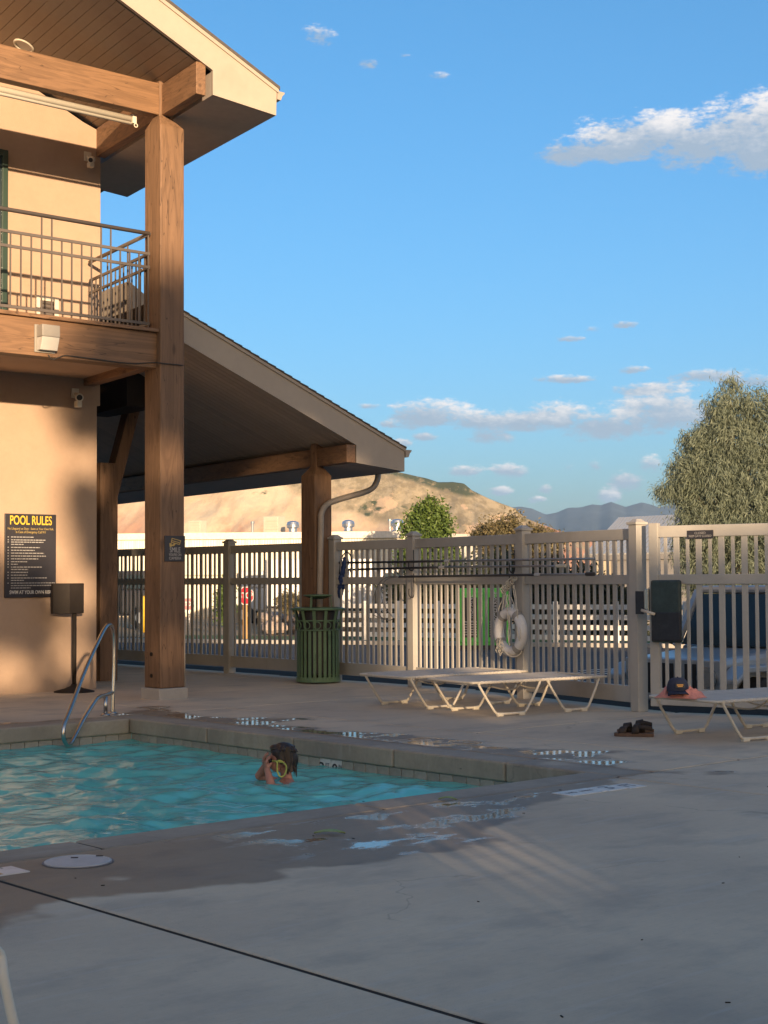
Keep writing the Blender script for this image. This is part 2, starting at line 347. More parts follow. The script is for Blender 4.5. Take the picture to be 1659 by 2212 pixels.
# pool deck concrete: dry grey slab, damp margin along the pool, a few standing puddles
POOL_X1, POOL_Y0, POOL_Y1, POOL_X0 = 8.39, 7.25, 13.2, -6.
def deck_fn(wet=True):
    def fn(t, tc, c, b):
        p = t.new('ShaderNodeNewGeometry').outputs['Position']; X, Y, Z = t.xyz(p)
        big = t.noise(p, .55, 5, .6); mid = t.noise(t.scale(p, (1, 1.6, 1)), 1.4, 6, .62); fine = t.noise(p, 34., 4, .6)
        c = t.mix(t.mapr(big, .35, .65), c, t.mix(1., c, v4((.80, .80, .82)), 'MULTIPLY'))
        c = t.mix(t.mapr(mid, .46, .68, 0., .42), c, v4((.27, .245, .21)))
        streak = t.noise(t.scale(p, (.7, 5, 1)), 2.2, 5, .6); c = t.mix(t.mapr(streak, .52, .72, 0., .35), c, v4((.56, .51, .44)))
        c = t.mix(t.mapr(fine, .60, .74, 0., .35), c, v4((.30, .27, .235)))
        cr = t.new('ShaderNodeTexVoronoi'); cr.feature = 'DISTANCE_TO_EDGE'; cr.inputs['Scale'].default_value = .33
        wv = t.vmath('ADD', p, t.scale(t.comb(t.noise(p, 1.5, 4), t.noise(p, 1.3, 4), 0.), (.8, .8, 1))); t.put(cr.inputs['Vector'], wv)
        crk = t.math('MULTIPLY', t.mapr(cr.outputs['Distance'], .0, .003, 1., 0.), t.mapr(t.noise(p, .8, 2), .5, .56)); c = t.mix(t.math('MULTIPLY', crk, .28), c, v4((.10, .09, .08)))
        broom = t.noise(t.scale(p, (3., 60, 1)), 2., 3, .6); c = t.mix(t.mapr(broom, .45, .75, 0., .22), c, v4((.33, .29, .24)))
        # distance out from the pool edge, pushed about by noise
        ds = t.math('SUBTRACT', POOL_Y0, Y); de = t.math('SUBTRACT', X, POOL_X1); dn = t.math('SUBTRACT', Y, POOL_Y1)
        d = t.math('MAXIMUM', t.math('MAXIMUM', ds, de), dn)
        wob = t.math('MULTIPLY', t.math('SUBTRACT', t.noise(p, .95, 4, .5), .5), 2.4)
        reach = t.math('ADD', t.mapr(X, 6.4, 7.6, 1.35, .45), t.mapr(de, .0, .5, 0., .45)); reach = t.math('ADD', reach, t.mapr(X, 3.8, 3.2, 0., .5))
        w = t.mapr(t.math('SUBTRACT', t.math('ADD', reach, wob), d), .0, .17)
        far = t.mapr(d, 2.6, 2.2); w = t.math('MULTIPLY', t.math('MULTIPLY', w, far), t.mapr(d, .22, .42, .5, 1.))
        c = t.mix(t.math('MULTIPLY', w, .9), c, t.mix(1., c, v4((.40, .36, .32)), 'MULTIPLY'))
        pn = t.noise(t.scale(p, (1.1, 1.7, 1)), 2.1, 5, .6); pn = t.math('ADD', pn, t.mapr(de, 0., .2, 0., .055)); pud = t.math('MULTIPLY', t.mapr(pn, .52, .58), w); pud = t.math('MULTIPLY', pud, t.mapr(d, .34, .42))
        pud = t.math('MULTIPLY', t.math('MULTIPLY', pud, t.mapr(d, 2.0, 1.2)), t.mapr(X, 4.5, 5.2))
        r = t.math('SUBTRACT', .82, t.math('MULTIPLY', w, .24)); r = t.math('SUBTRACT', r, t.math('MULTIPLY', pud, .54)); t.put(b.inputs['Roughness'], t.math('MAXIMUM', r, .035))
        bn = t.new('ShaderNodeBump'); bn.inputs['Distance'].default_value = .006
        t.put(bn.inputs['Strength'], t.math('SUBTRACT', .45, t.math('MULTIPLY', pud, .43))); t.put(bn.inputs['Height'], t.noise(p, 85., 5, .65)); t.l.new(bn.outputs[0], b.inputs['Normal'])
        return c
    return fn
mat('concrete', (.64, .52, .37), .8, var=.06, vscale=2.2, fn=deck_fn(), spec=.45, obj_var=.05)
mat('coping', (.46, .40, .31), .8, var=.14, vscale=4, fn=deck_fn(), spec=.45, obj_var=.08)
def water_mat():
    m = bpy.data.materials.new('pool_water'); m.use_nodes = True; t = NT(m.node_tree); out = t.n['Material Output']; t.n.remove(t.n['Principled BSDF'])
    p = t.new('ShaderNodeNewGeometry').outputs['Position']
    bn = t.new('ShaderNodeBump'); bn.inputs['Strength'].default_value = .5; bn.inputs['Distance'].default_value = .02; t.put(bn.inputs['Height'], t.noise(p, 7., 4, .55, .8))
    tr = t.new('ShaderNodeBsdfTransparent'); tr.inputs[0].default_value = (.30, .76, .80, 1)
    df = t.new('ShaderNodeBsdfDiffuse'); df.inputs[0].default_value = (.19, .76, .68, 1)
    gl = t.new('ShaderNodeBsdfGlossy'); gl.inputs['Roughness'].default_value = .03; t.l.new(bn.outputs[0], gl.inputs['Normal'])
    fr = t.new('ShaderNodeFresnel'); fr.inputs[0].default_value = 1.33; t.l.new(bn.outputs[0], fr.inputs['Normal'])
    a = t.new('ShaderNodeMixShader'); a.inputs[0].default_value = .72; t.l.new(tr.outputs[0], a.inputs[1]); t.l.new(df.outputs[0], a.inputs[2])
    x = t.new('ShaderNodeMixShader'); t.l.new(fr.outputs[0], x.inputs[0]); t.l.new(a.outputs[0], x.inputs[1]); t.l.new(gl.outputs[0], x.inputs[2]); t.l.new(x.outputs[0], out.inputs[0]); MATS['pool_water'] = m
water_mat()

# ================================================================== SETTING
# ground sheet to the horizon, a little below the car park
mb = MB(); mb.add([(-4000, -4000, -.62), (4000, -4000, -.62), (4000, 6000, -.62), (-4000, 6000, -.62)], [(0, 1, 2, 3)]); structure(mb, 'ground', 'dirt')
# pool deck: a dark bed that shows in the joints and the slabs lying on it
deck = MB(); P0, P1, Q0, Q1 = -6., 8.75, 6.93, 13.55
def fence_x(y): return 13.62 if y > 14.4 else 13.62 - (14.4 - y) * .213
bed = MB()
for (x0, x1, y0, y1) in ((-14, 14.2, -12, 7.2), (-14, -5.9, 7.2, 13.3), (8.44, 14.2, 7.2, 13.3), (-14, 14.4, 13.3, 34)): bed.span(x0, x1, y0, y1, -.6, -.007)
deck_o = structure(bed, 'pool_deck', 'joint_dark')
def slab(poly, top=0., th=.11, m='concrete', name='concrete_slab', bev=.012):
    b = MB(); b.prism(poly, lambda x, y, s: (x, y, top - th * s)); o = b.build(name, m, deck_o, bevel=bev); return o
g = .013
for x0, x1 in ((-13, -6), (-6, -1.3), (-1.3, 3.45), (3.45, 8.32), (8.32, 13.6)):
    for y0, y1 in ((-11, -5.5), (-5.5, .6), (.6, Q0)): slab([(x0 + g, y0 + g), (x1 - g, y0 + g), (x1 - g, y1 - g), (x0 + g, y1 - g)])
slab([(8.75 + g, Q0 + g), (9.8 - g, Q0 + g), (9.8 - g, 13.55 - g), (8.75 + g, 13.55 - g)])
slab([(9.8 + g, Q0 + g), (13.6, Q0 + g), (13.25, 8.4), (12.75, 9.75), (9.8 + g, 9.75)]); slab([(9.8 + g, 9.75 + 2 * g), (12.72, 9.75 + 2 * g), (13.55, 13.55 - g), (9.8 + g, 13.55 - g)])
for x0, x1 in ((-13, -6), (-6, -.5), (-.5, 4.6), (4.6, 9.2), (9.2, 13.66)): slab([(x0 + g, 13.55 + g), (x1 - g, 13.55 + g), (x1 - g, 17.6), (x0 + g, 17.6)]); 
slab([(10.2, 17.6 + g), (13.72, 17.6 + g), (13.75, 30), (10.2, 30)])
def coping(x0, x1, y0, y1): 
    b = MB(); b.span(x0 + g / 2, x1 - g / 2, y0 + g / 2, y1 - g / 2, -.148, 0); b.build('coping_stone', 'coping', deck_o, bevel=.016)
xs = [-6, -3.9, -1.8, .3, 2.3, 4.25, 6.2, 8.39]
for a, b_ in zip(xs, xs[1:]): coping(a, b_, Q0, 7.25); coping(a, b_, 13.2, 13.55)
ys = [Q0, 8.05, 9.3, 10.6, 11.9, 13.55]
for a, b_ in zip(ys, ys[1:]): coping(8.39, 8.75, a, b_)
# pool: basin, waterline tiles, water
WZ = -.215
pb = MB(); x0, x1, y0, y1, zb = -6, 8.43, 7.2, 13.24, -1.05
pb.add([(x0, y0, zb), (x1, y0, zb), (x1, y1, zb), (x0, y1, zb)], [(0, 1, 2, 3)])
for a, b_ in (((x0, y0), (x1, y0)), ((x1, y0), (x1, y1)), ((x1, y1), (x0, y1)), ((x0, y1), (x0, y0))):
    pb.add([(*a, zb), (*b_, zb), (*b_, -.15), (*a, -.15)], [(0, 1, 2, 3)])
pool_o = structure(pb, 'pool_basin', 'plaster')
tl = MB(); tl.span(-.071, .071, -.008, .008, -.31, -.1515); t0 = tl.build('tile', 'tile', pool_o, bevel=.003); first = True
for k in range(100):
    x = 8.42 - .075 - k * .148
    if k == 0: t0.location = (x, 13.235, 0)
    elif x > -5.9: share(t0, 'tile', (x - t0.location.x, 0, 0), pool_o)
tw = MB(); tw.span(-.008, .008, -.071, .071, -.31, -.1515); t1 = tw.build('tile', 'tile', pool_o, bevel=.003)
mk = [G(705, 1655, -.2)[1], ]; ymark = PX(712, 1655, 8.415)[1]
for k in range(41):
    y = 13.22 - .075 - k * .148
    if k == 0: t1.location = (8.425, y, 0)
    else:
        q = share(t1, 'tile', (0, y - t1.location.y, 0), pool_o)
        if abs(y - ymark) < .15: q.data = q.data.copy(); q.data.materials[0] = MATS['tile_white']
nx, ny = 560, 240; gx = np.linspace(-5.98, 8.42, nx); gy = np.linspace(7.21, 13.23, ny); XX, YY = np.meshgrid(gx, gy); ZZ = np.zeros_like(XX)
rs = np.random.RandomState(4)
for i in range(90):
    lam = rs.uniform(.13, .62) if i % 6 else rs.uniform(.7, 1.6); th = rs.uniform(0, 2 * math.pi); ph = rs.uniform(0, 6.28)
    ZZ += .0030 * lam ** .8 * np.sin((XX * math.cos(th) + YY * math.sin(th)) * 2 * math.pi / lam + ph + 1.2 * np.sin(XX * 1.3 + YY * .9 + i) + .6 * np.sin(XX * 2.9 - YY * 2.1 + 2 * i))
px_, py_ = G(622, 1690, WZ)[:2]; rr = np.hypot(XX - px_, YY - py_); ZZ += .010 * np.exp(-rr / 1.1) * np.sin(rr * 2 * math.pi / .26) * np.clip(rr / .3, 0, 1)
edge = np.minimum.reduce([8.42 - XX, YY - 7.21, 13.23 - YY]); ZZ *= .5 + .5 * np.clip(edge / .5, 0, 1)
vs_ = np.stack([XX, YY, ZZ + WZ], -1).reshape(-1, 3); idx = np.arange(nx * ny).reshape(ny, nx)
fs_ = np.stack([idx[:-1, :-1], idx[:-1, 1:], idx[1:, 1:], idx[1:, :-1]], -1).reshape(-1, 4)
mb = MB(); mb.v = vs_.tolist(); mb.f = fs_.tolist(); structure(mb, 'water', 'pool_water', smooth=True, fix=False)
# car park
cp = MB(); cp.add([(12, -30, -.585), (75, -30, -.585), (75, 75, -.585), (12, 75, -.585)], [(0, 1, 2, 3)]); park = structure(cp, 'car_park', 'asphalt')
PZ = -.55
for k in range(9):
    c = FAR(760 + k * 95, 1440, 24 + k * 1.4); b = MB(); b.box((c[0], c[1], -.578), (4.6, .1, .006), rz=R_(-8)); b.build('parking_line', 'paint_line', park)
def strip(name, m, pxa, da, pxb, db, w, z0, z1):
    a, b_ = FAR(pxa, HOR, da), FAR(pxb, HOR, db); q = MB(); q.bar((a[0], a[1], (z0 + z1) / 2), (b_[0], b_[1], (z0 + z1) / 2), w, z1 - z0); return structure(q, name, m)
strip('lawn', 'grass', 340, 51.2, 1500, 44.5, 3.4, -.62, -.50)
strip('kerb', 'kerb', 150, 49.8, 1500, 42.6, .35, -.62, -.47)
strip('yard', 'dirt', -100, 75, 1500, 66, 36., -.7, -.56)

# ================================================================== BUILDING
YF, YB, YW, YFAS = 14.99, 15.07, 17.1, 14.13
bld = thing('pool_house', 'tan stucco two storey building with balcony and timber gable roof beside the pool', 'building', (10.3, 17.1, 0))
XR = 10.36
w = MB(); w.span(1.5, XR, YW, YW + .25, -.1, 3.62); w.span(1.5, XR + .05, YW + .004, YW + .25, 3.62, 6.45)
w.prism([(1.5, 6.45), (10.41, 6.45), (10.41, 7.18), (10.15, 7.26), (6.0, 9.0), (1.5, 9.0)], lambda x, z, s: (x, YW + .004 + .24 * s, z))
wall_o = w.build('wall', 'stucco', bld)
sw = MB(); sw.add([SK(XR - .2, YW + .2, -.1, YW), SK(XR, YW + .2, -.1, YW), SK(XR, 27, -.1, YW), SK(XR - .2, 27, -.1, YW)] + [SK(XR - .2, YW + .2, 7, YW), SK(XR, YW + .2, 7, YW), SK(XR, 27, 7, YW), SK(XR - .2, 27, 7, YW)],
     [(0, 1, 5, 4), (1, 2, 6, 5), (2, 3, 7, 6), (3, 0, 4, 7), (4, 5, 6, 7)]); sw.build('side_wall', 'stucco', bld)
# door at the frame's left edge
d = MB(); xd = PY(10, 500, YW)[0]; d.span(xd - 1.0, xd, YW - .03, YW + .02, 4.32, 6.62); door = d.build('door', 'glass_dark', bld)
d = MB(); d.span(xd - .06, xd + .015, YW - .06, YW + .02, 4.31, 6.68); d.span(xd - 1.0, xd - .06, YW - .06, YW + .02, 6.60, 6.68); d.build('door_frame', 'dark_green_frame', door, bevel=.004)
# wall vent low on the balcony
a, b_ = PY(76, 646, YW), PY(123, 690, YW); v = MB(); zc, xc = (a[2] + b_[2]) / 2, (a[0] + b_[0]) / 2; hw, hh = .13, .13
for s_ in (-1, 1): v.span(xc + s_ * hw - .03, xc + s_ * hw + .03, YW - .035, YW + .01, zc - hh - .03, zc + hh + .03); v.span(xc - hw + .031, xc + hw - .031, YW - .034, YW + .01, zc + s_ * hh - .03, zc + s_ * hh + .03)
vent = v.build('wall_vent', 'white_paint', bld, bevel=.004)
v = MB(); v.span(xc - hw, xc + hw, YW - .012, YW + .012, zc - hh, zc + hh)
for k in range(4): v.box((xc, YW - .015, zc - .075 + k * .05), (2 * hw, .03, .008), ax=Matrix.Rotation(R_(35), 3, 'X'))
v.build('vent_grille', 'rail_metal', vent)
# main post: square timber with shoulders and a narrow tongue between the beams, on a concrete pier
px0, py0, pw = 9.93, 14.99, .335; pcx, pcy = px0 + .15, py0 + .14
def post(x0, y0, w, ztop, zs, tz, tx, tw, name='timber_post', pier=True):
    p = MB(); h2 = tw / 2; cy = y0 + w * .42
    lo = [(x0, y0), (x0 + w, y0), (x0 + w, y0 + w), (x0, y0 + w)]; hi = [(tx - h2, cy - h2), (tx + h2, cy - h2), (tx + h2, cy + h2), (tx - h2, cy + h2)]
    rings = [[(*q, .13) for q in lo], [(*q, zs) for q in lo], [(*q, ztop) for q in hi], [(*q, tz) for q in hi]]
    vs = [q for r in rings for q in r]; fs = [(3, 2, 1, 0), (12, 13, 14, 15)] + [(r * 4 + i, r * 4 + (i + 1) % 4, r * 4 + 4 + (i + 1) % 4, r * 4 + 4 + i) for r in range(3) for i in range(4)]
    vs.append((tx, cy, tz + .05)); fs.remove((12, 13, 14, 15)); fs += [(12 + i, 12 + (i + 1) % 4, 16) for i in range(4)]
    p.add(vs, fs); o = p.build(name, 'timber_z', bld, bevel=.012)
    if pier:
        q = MB(); q.span(x0 - .03, x0 + w + .03, y0 - .03, y0 + w + .03, -.02, .128); q.build('post_pier', 'kerb', bld, bevel=.012)
    return o
post(px0, py0, pw, 6.835, 6.71, 7.25, 10.035, .145)
# bolts on the post's left face
for zz in (.27, .52):
    bo = MB(); bo.tube([(px0 - .012, 15.17, zz), (px0 + .004, 15.17, zz)], .022, 10); bo.build('bolt', 'black_metal', bld)
# beams
b = MB(); b.span(1.5, 9.965, YB, YB + .15, 6.846, 7.222); b.build('front_beam', 'timber_x', bld, bevel=.008)
def skewbar(x0, x1, ya, yb, z0, z1, ref=14.99, zf=None):
    m_ = MB(); m_.hexa([SK(x0, ya, z0, ref), SK(x1, ya, z0, ref), SK(x1, yb, z0, ref), SK(x0, yb, z0, ref)], [SK(x0, ya, z1, ref), SK(x1, ya, z1, ref), SK(x1, yb, z1, ref), SK(x0, yb, z1, ref)]); return m_
skewbar(9.985, 10.115, YFAS - .002, YW + .01, 6.847, 7.215).build('side_beam', 'timber_y', bld, bevel=.006)
b = MB(); b.span(1.5, 9.955, YB, YB + .22, 3.848, 4.262); b.build('balcony_beam', 'timber_x', bld, bevel=.008)
b = MB(); b.span(1.5, 9.975, YB - .05, YB + .3, 4.264, 4.306); b.build('balcony_edge_board', 'timber_x', bld, bevel=.005)
b = MB(); b.hexa([(1.5, YB + .22, 3.95), (9.9, YB + .22, 3.95), (10.3, YW, 3.95), (1.5, YW, 3.95)], [(1.5, YB + .22, 4.24), (9.9, YB + .22, 4.24), (10.3, YW, 4.24), (1.5, YW, 4.24)]); b.build('balcony_floor', 'stucco', bld)
skewbar(9.80, 9.955, YB + .22, YW, 3.86, 4.25).build('balcony_side_beam', 'timber_y', bld, bevel=.006)
# upper gable roof: soffit boards running back from the fascia, fascia, boxed eave, gutter, shingle slab
sl = -.418
def zs_(xe): return 7.206 + sl * (xe - 9.919)
bw = .118; cs = 1 / math.hypot(1, sl)
sb0 = None
for k in range(44):
    xe1 = 10.0 - k * bw; xe0 = xe1 - bw + .007; q = MB(); th = .02
    lo = [SK(xe0, YFAS + .06, zs_(xe0), YFAS), SK(xe1, YFAS + .06, zs_(xe1), YFAS), SK(xe1, YW + .1, zs_(xe1), YFAS), SK(xe0, YW + .1, zs_(xe0), YFAS)]
    if sb0 is None: q.hexa(lo, [(a, b, z + th) for a, b, z in lo]); sb0 = q.build('soffit_board', 'soffit', bld, bevel=.004); 
    else: share(sb0, 'soffit_board', (-k * bw, 0, -k * bw * sl), bld)
q = MB(); xa, xb = 4.2, 10.02; q.hexa([SK(xa, YFAS + .02, zs_(xa) + .012, YFAS), SK(xb, YFAS + .02, zs_(xb) + .012, YFAS), SK(xb, YW + .2, zs_(xb) + .012, YFAS), SK(xa, YW + .2, zs_(xa) + .012, YFAS)], [SK(xa, YFAS + .02, zs_(xa) + .1, YFAS), SK(xb, YFAS + .02, zs_(xb) + .1, YFAS), SK(xb, YW + .2, zs_(xb) + .1, YFAS), SK(xa, YW + .2, zs_(xa) + .1, YFAS)]); q.build('soffit_backing', 'black_metal', bld)
ztop = lambda x: 7.118 + sl * (x - 10.971)
q = MB(); xl = 4.2
q.prism([(xl, zs_(xl) - .02), (10.05, 7.150), (10.05, 6.868), (10.954, 6.809), (10.965, ztop(10.965)), (xl, ztop(xl))], lambda x, z, s: SK(x, YFAS - .03 + .05 * s, z, YFAS)); q.build('rake_fascia', 'fascia', bld)
q = MB(); q.prism([(xl, ztop(xl) - .035), (10.985, ztop(10.985) - .035), (10.985, ztop(10.985) + .012), (xl, ztop(xl) + .012)], lambda x, z, s: SK(x, YFAS - .048 + .017 * s, z, YFAS)); q.build('drip_edge', 'fascia', bld)
q = MB(); q.prism([(xl, ztop(xl) + .013), (11.0, ztop(11.0) + .013), (11.0, ztop(11.0) + .05), (xl, ztop(xl) + .05)], lambda x, z, s: SK(x, YFAS - .055 + 6. * s, z, YFAS)); q.build('roof', 'shingle', bld)
YE = 18.5
q = MB(); q.prism([(10.05, 6.868), (10.954, 6.809), (10.96, 7.10), (10.05, 7.14)], lambda x, z, s: SK(x, YFAS + .022 + (YE - YFAS) * s, z, YFAS)); q.build('boxed_eave', 'soffit_low', bld)
def gutter(x, ytop, ya, yb, ref):
    q = MB(); pr = [(x, ytop - .10), (x + .055, ytop - .10), (x + .075, ytop - .05), (x + .11, ytop - .015), (x + .11, ytop), (x, ytop)]
    q.prism(pr, lambda a, z, s: SK(a, ya + (yb - ya) * s, z, ref)); return q.build('gutter', 'gutter', bld)
gutter(10.972, 7.105, YFAS - .03, YE, YFAS)
# lower porch roof
YL, YLE = 15.5, 28.
cb, ct, rb, rt = PY(873.8, 1018.6, YL), PY(873.8, 970, YL), PY(397, 740, YL), PY(396, 676.6, YL); eb, et = PY(769.6, 999.5, YL), PY(769.6, 961.3, YL)
sl2 = (et[2] - rb[2]) / (et[0] - rb[0]); sl2t = (ct[2] - rt[2]) / (ct[0] - rt[0])
zb2 = lambda x: rb[2] + sl2 * (x - rb[0]); zt2 = lambda x: rt[2] + sl2t * (x - rt[0]); xlo = 10.28
q = MB(); q.prism([(xlo, zb2(xlo)), (et[0], et[2]), (eb[0], eb[2]), (cb[0], cb[2]), (ct[0], ct[2]), (xlo, zt2(xlo))], lambda x, z, s: SK(x, YL + .04 * s, z, YL)); q.build('rake_fascia', 'fascia', bld)
q = MB(); q.prism([(xlo, zt2(xlo) - .03), (ct[0] + .015, zt2(ct[0] + .015) - .03), (ct[0] + .015, zt2(ct[0] + .015) + .012), (xlo, zt2(xlo) + .012)], lambda x, z, s: SK(x, YL - .018 + .016 * s, z, YL)); q.build('drip_edge', 'fascia', bld)
nsh = 30
for k in range(nsh):                                     # shingle courses seen edge-on along the rake
    xa = xlo + (ct[0] + .02 - xlo) * k / nsh; xb = xlo + (ct[0] + .02 - xlo) * (k + 1) / nsh
    q = MB(); q.prism([(xa, zt2(xa) + .014), (xb, zt2(xb) + .014), (xb, zt2(xb) + .038), (xa, zt2(xa) + .026)], lambda x, z, s: SK(x, YL - .03 + (YLE - YL) * s, z, YL)); q.build('shingle_course', 'shingle', bld)
lb = None; bwid = .13; n2_ = int((YLE - YL) / bwid)
for k in range(n2_):
    ya = YL + .05; yb = ya + bwid - .009; xa, xb = xlo, et[0] + .02
    if lb is None:
        q = MB(); lo = [SK(xa, ya, zb2(xa), YL), SK(xb, ya, zb2(xb), YL), SK(xb, yb, zb2(xb), YL), SK(xa, yb, zb2(xa), YL)]; q.hexa(lo, [(a, b, z + .02) for a, b, z in lo]); lb = q.build('soffit_board', 'soffit_low', bld, bevel=.003)
    else: share(lb, 'soffit_board', (.1724 * bwid * k, bwid * k, 0), bld)
q = MB(); lo = [SK(xlo, YL + .045, zb2(xlo) + .014, YL), SK(et[0], YL + .045, zb2(et[0]) + .014, YL), SK(et[0], YLE, zb2(et[0]) + .014, YL), SK(xlo, YLE, zb2(xlo) + .014, YL)]; q.hexa(lo, [(a, b, z + .1) for a, b, z in lo]); q.build('soffit_backing', 'black_metal', bld)
q = MB(); q.prism([(eb[0], eb[2]), (cb[0] - .004, cb[2]), (ct[0] - .01, ct[2] - .02), (et[0], et[2])], lambda x, z, s: SK(x, YL + .042 + (YLE - YL) * s, z, YL)); q.build('boxed_eave', 'soffit_low', bld)
gutter(ct[0] + .008, ct[2] - .01, YL - .02, YLE, YL)
x2, y2 = 13.24, 16.22
post(x2, y2, .30, eb[2] - .01, eb[2] - .13, et[2] + .06, x2 + .14, .13)
bx0 = 13.37 - .17
skewbar(bx0, bx0 + .155, YL + .002 - .004, YLE, eb[2], et[2], ref=YL).build('porch_beam', 'timber_y', bld, bevel=.006)
# far porch post and raking strut by the wall end
pb_ = G(225, 1470); q = MB(); q.span(pb_[0] - .15, pb_[0] + .13, pb_[1] - .14, pb_[1] + .14, 0, 3.0); q.build('timber_post', 'timber_z', bld, bevel=.01)
zt_ = PY(228, 1062, pb_[1])[2]; tp_ = PY(300, 800, pb_[1]); q = MB(); q.bar((pb_[0], pb_[1] - .05, zt_ - .2), (tp_[0] + .1, pb_[1] - .05, tp_[2] + .3), .18, .17); q.build('raking_strut', 'timber_z', bld)
# downspout with two bends
yq = 16.17; pts = [PY(x, y, yq) for x, y in ((817, 1024), (813, 1042), (796, 1060), (735, 1078), (706, 1090), (694, 1110), (693, 1140), (690, 1340), (689, 1440))]
pts[-1][2] = .05; q = MB(); q.tube(smooth_path(pts, 4), .042, 8); q.build('downspout', 'downspout', bld, smooth=True)
# conduit on the right of the main post
q = MB(); q.tube([(10.285, 15.02, -.0), (10.285, 15.02, 1.0)], .012, 8); q.build('conduit', 'downspout', bld, smooth=True)
# tan cabinet standing behind the balcony
ca = PY(278, 607, 17.5); zl = 4.0
q = MB(); q.hexa([(ca[0] - .02, 17.5, zl), (ca[0] + .42, 17.5, zl), (ca[0] + .52, 18.9, zl), (ca[0] + .2, 18.9, zl)], [(ca[0], 17.5, ca[2]), (ca[0] + .42, 17.5, ca[2] - .25), (ca[0] + .52, 18.9, ca[2] - .28), (ca[0] + .2, 18.9, ca[2])])
cab = solo(q, 'utility_cabinet', 'fascia', 'tan sloping topped cabinet behind the balcony side railing', 'cabinet')
q = MB(); q.hexa([(ca[0] - .03, 17.49, zl - .3), (ca[0] + .45, 17.49, zl - .3), (ca[0] + .54, 18.9, zl - .3), (ca[0] + .2, 18.9, zl - .3)], [(ca[0] - .03, 17.49, zl + .42), (ca[0] + .45, 17.49, zl + .25), (ca[0] + .54, 18.9, zl + .2), (ca[0] + .17, 18.9, zl + .25)]); q.build('cabinet_base', 'black_metal', cab)
for k in range(6):  # dark bars stand in for the side railing's shadow stripes
    q = MB(); yy = 17.6 + k * .21; q.bar(SK(ca[0] - .012, yy, zl + .42, 17.5), SK(ca[0] - .012, yy, ca[2] - .02, 17.5), .012, .03, (0, 1, 0)); q.build('shadow_bar', 'rail_metal', cab)

# balcony railing
rl = thing('balcony_railing', 'grey brown metal railing along the balcony edge beside the timber post', 'railing', (9.0, 15.15, 4.306))
ry = 15.16; XRR = 9.885; ZT = 5.44
def railpair(z, r, round_): 
    q = MB()
    if round_: q.tube([(1.5, ry, z), (XRR, ry, z)], r, 10)
    else: q.span(1.5, XRR, ry - .012, ry + .012, z - r, z + r)
    q.build('rail', 'rail_metal', rl, smooth=round_)
    q = MB(); a, b_ = SK(XRR, ry + .0, z, ry), SK(XRR, 17.02, z, ry)
    if round_: q.tube([a, b_], r, 10)
    else: q.bar(a, b_, .024, 2 * r)
    q.build('rail', 'rail_metal', rl, smooth=round_)
railpair(ZT, .024, True); railpair(5.20, .016, False); railpair(5.04, .016, False); railpair(4.375, .016, False)
bal = None
xk = XRR - .012; k = 0
while xk > 6.2:
    tall = k % 6 in (4, 5); top = 5.43 if tall else 5.19
    q = MB(); q.span(xk - .0075, xk + .0075, ry - .0075, ry + .0075, 4.30 if k == 0 else 4.375, 5.43 if k == 0 else top); q.build('baluster', 'rail_metal', rl); xk -= .127; k += 1
for k in range(1, 15):
    x, y, _ = SK(XRR, ry + .127 * k, 0, ry); q = MB(); q.span(x - .0075, x + .0075, y - .0075, y + .0075, 4.375, 5.19 if k % 5 else 5.43); q.build('baluster', 'rail_metal', rl)
# things fixed to the building
def awn():
    t = thing('shade_roller', 'rolled white shade tube hanging under the upper timber beam', 'roller shade', (9.0, 15.28, 6.77))
    q = MB(); q.tube([(1.5, 15.28, 6.79), (9.70, 15.28, 6.79)], .042, 14); q.build('tube', 'white_paint', t, smooth=True)
    q = MB(); q.tube([(1.5, 15.24, 6.728), (9.68, 15.24, 6.728)], .02, 10); q.build('hem_bar', 'white_paint', t, smooth=True)
    q = MB(); q.span(9.715, 9.765, 15.24, 15.32, 6.74, 6.846); q.tube([(9.70, 15.28, 6.79), (9.76, 15.28, 6.79)], .02, 8); q.build('bracket', 'white_paint', t, bevel=.004)
    q = MB(); q.tube([(9.75 + .022 * math.cos(a), 15.235, 6.715 + .022 * math.sin(a)) for a in np.linspace(0, 2 * math.pi, 13)[:-1]], .006, 6, closed=True); q.build('crank_eye', 'white_paint', t)
awn()
def camera_unit(name, label, c, aim, s=1.):
    t = thing(name, label, 'security camera', c); c = Vector(c); a = Vector(aim).normalized()
    q = MB(); q.tube([c + Vector((.0, .10, .06)), c + Vector((0, .04, .0)), c], .022 * s, 10); q.span(c[0] - .05, c[0] + .05, c[1] + .09, c[1] + .11, c[2] - .0, c[2] + .12); q.build('mount', 'white_paint', t)
    q = MB(); q.tube([c - a * .05 * s, c + a * .10 * s], .052 * s, 16); q.build('housing', 'white_paint', t, smooth=False, bevel=.006)
    q = MB(); q.tube([c + a * .095 * s, c + a * .106 * s], .036 * s, 16); q.build('lens', 'ink', t)
    q = MB(); q.span(c[0] - .05, c[0] + .02, c[1] - .04, c[1] + .04, c[2] - .13 * s, c[2] - .05 * s); q.build('floodlight', 'white_paint', t, bevel=.008)
c1 = PY(171, 858, YW - .12); camera_unit('security_camera', 'white security camera under the balcony above the pool rules sign', c1, (-.45, -.85, -.15))
c2 = PY(198, 345, YW - .1); camera_unit('security_camera', 'grey camera in the shade below the upper side beam', c2, (-.6, -.7, -.3), .8)
t = thing('wall_light', 'square grey wall light with frosted lower lens on the balcony beam', 'wall light', (8.5, YB, 4.1)); a, b_ = PY(90, 700, YB - .12), PY(126, 758, YB - .12); xc = (a[0] + b_[0]) / 2; ww = .11
q = MB(); q.span(xc - ww - .02, xc + ww + .01, YB - .02, YB, b_[2] - .02, a[2] + .01); q.build('back_plate', 'grey_cast', t, bevel=.004)
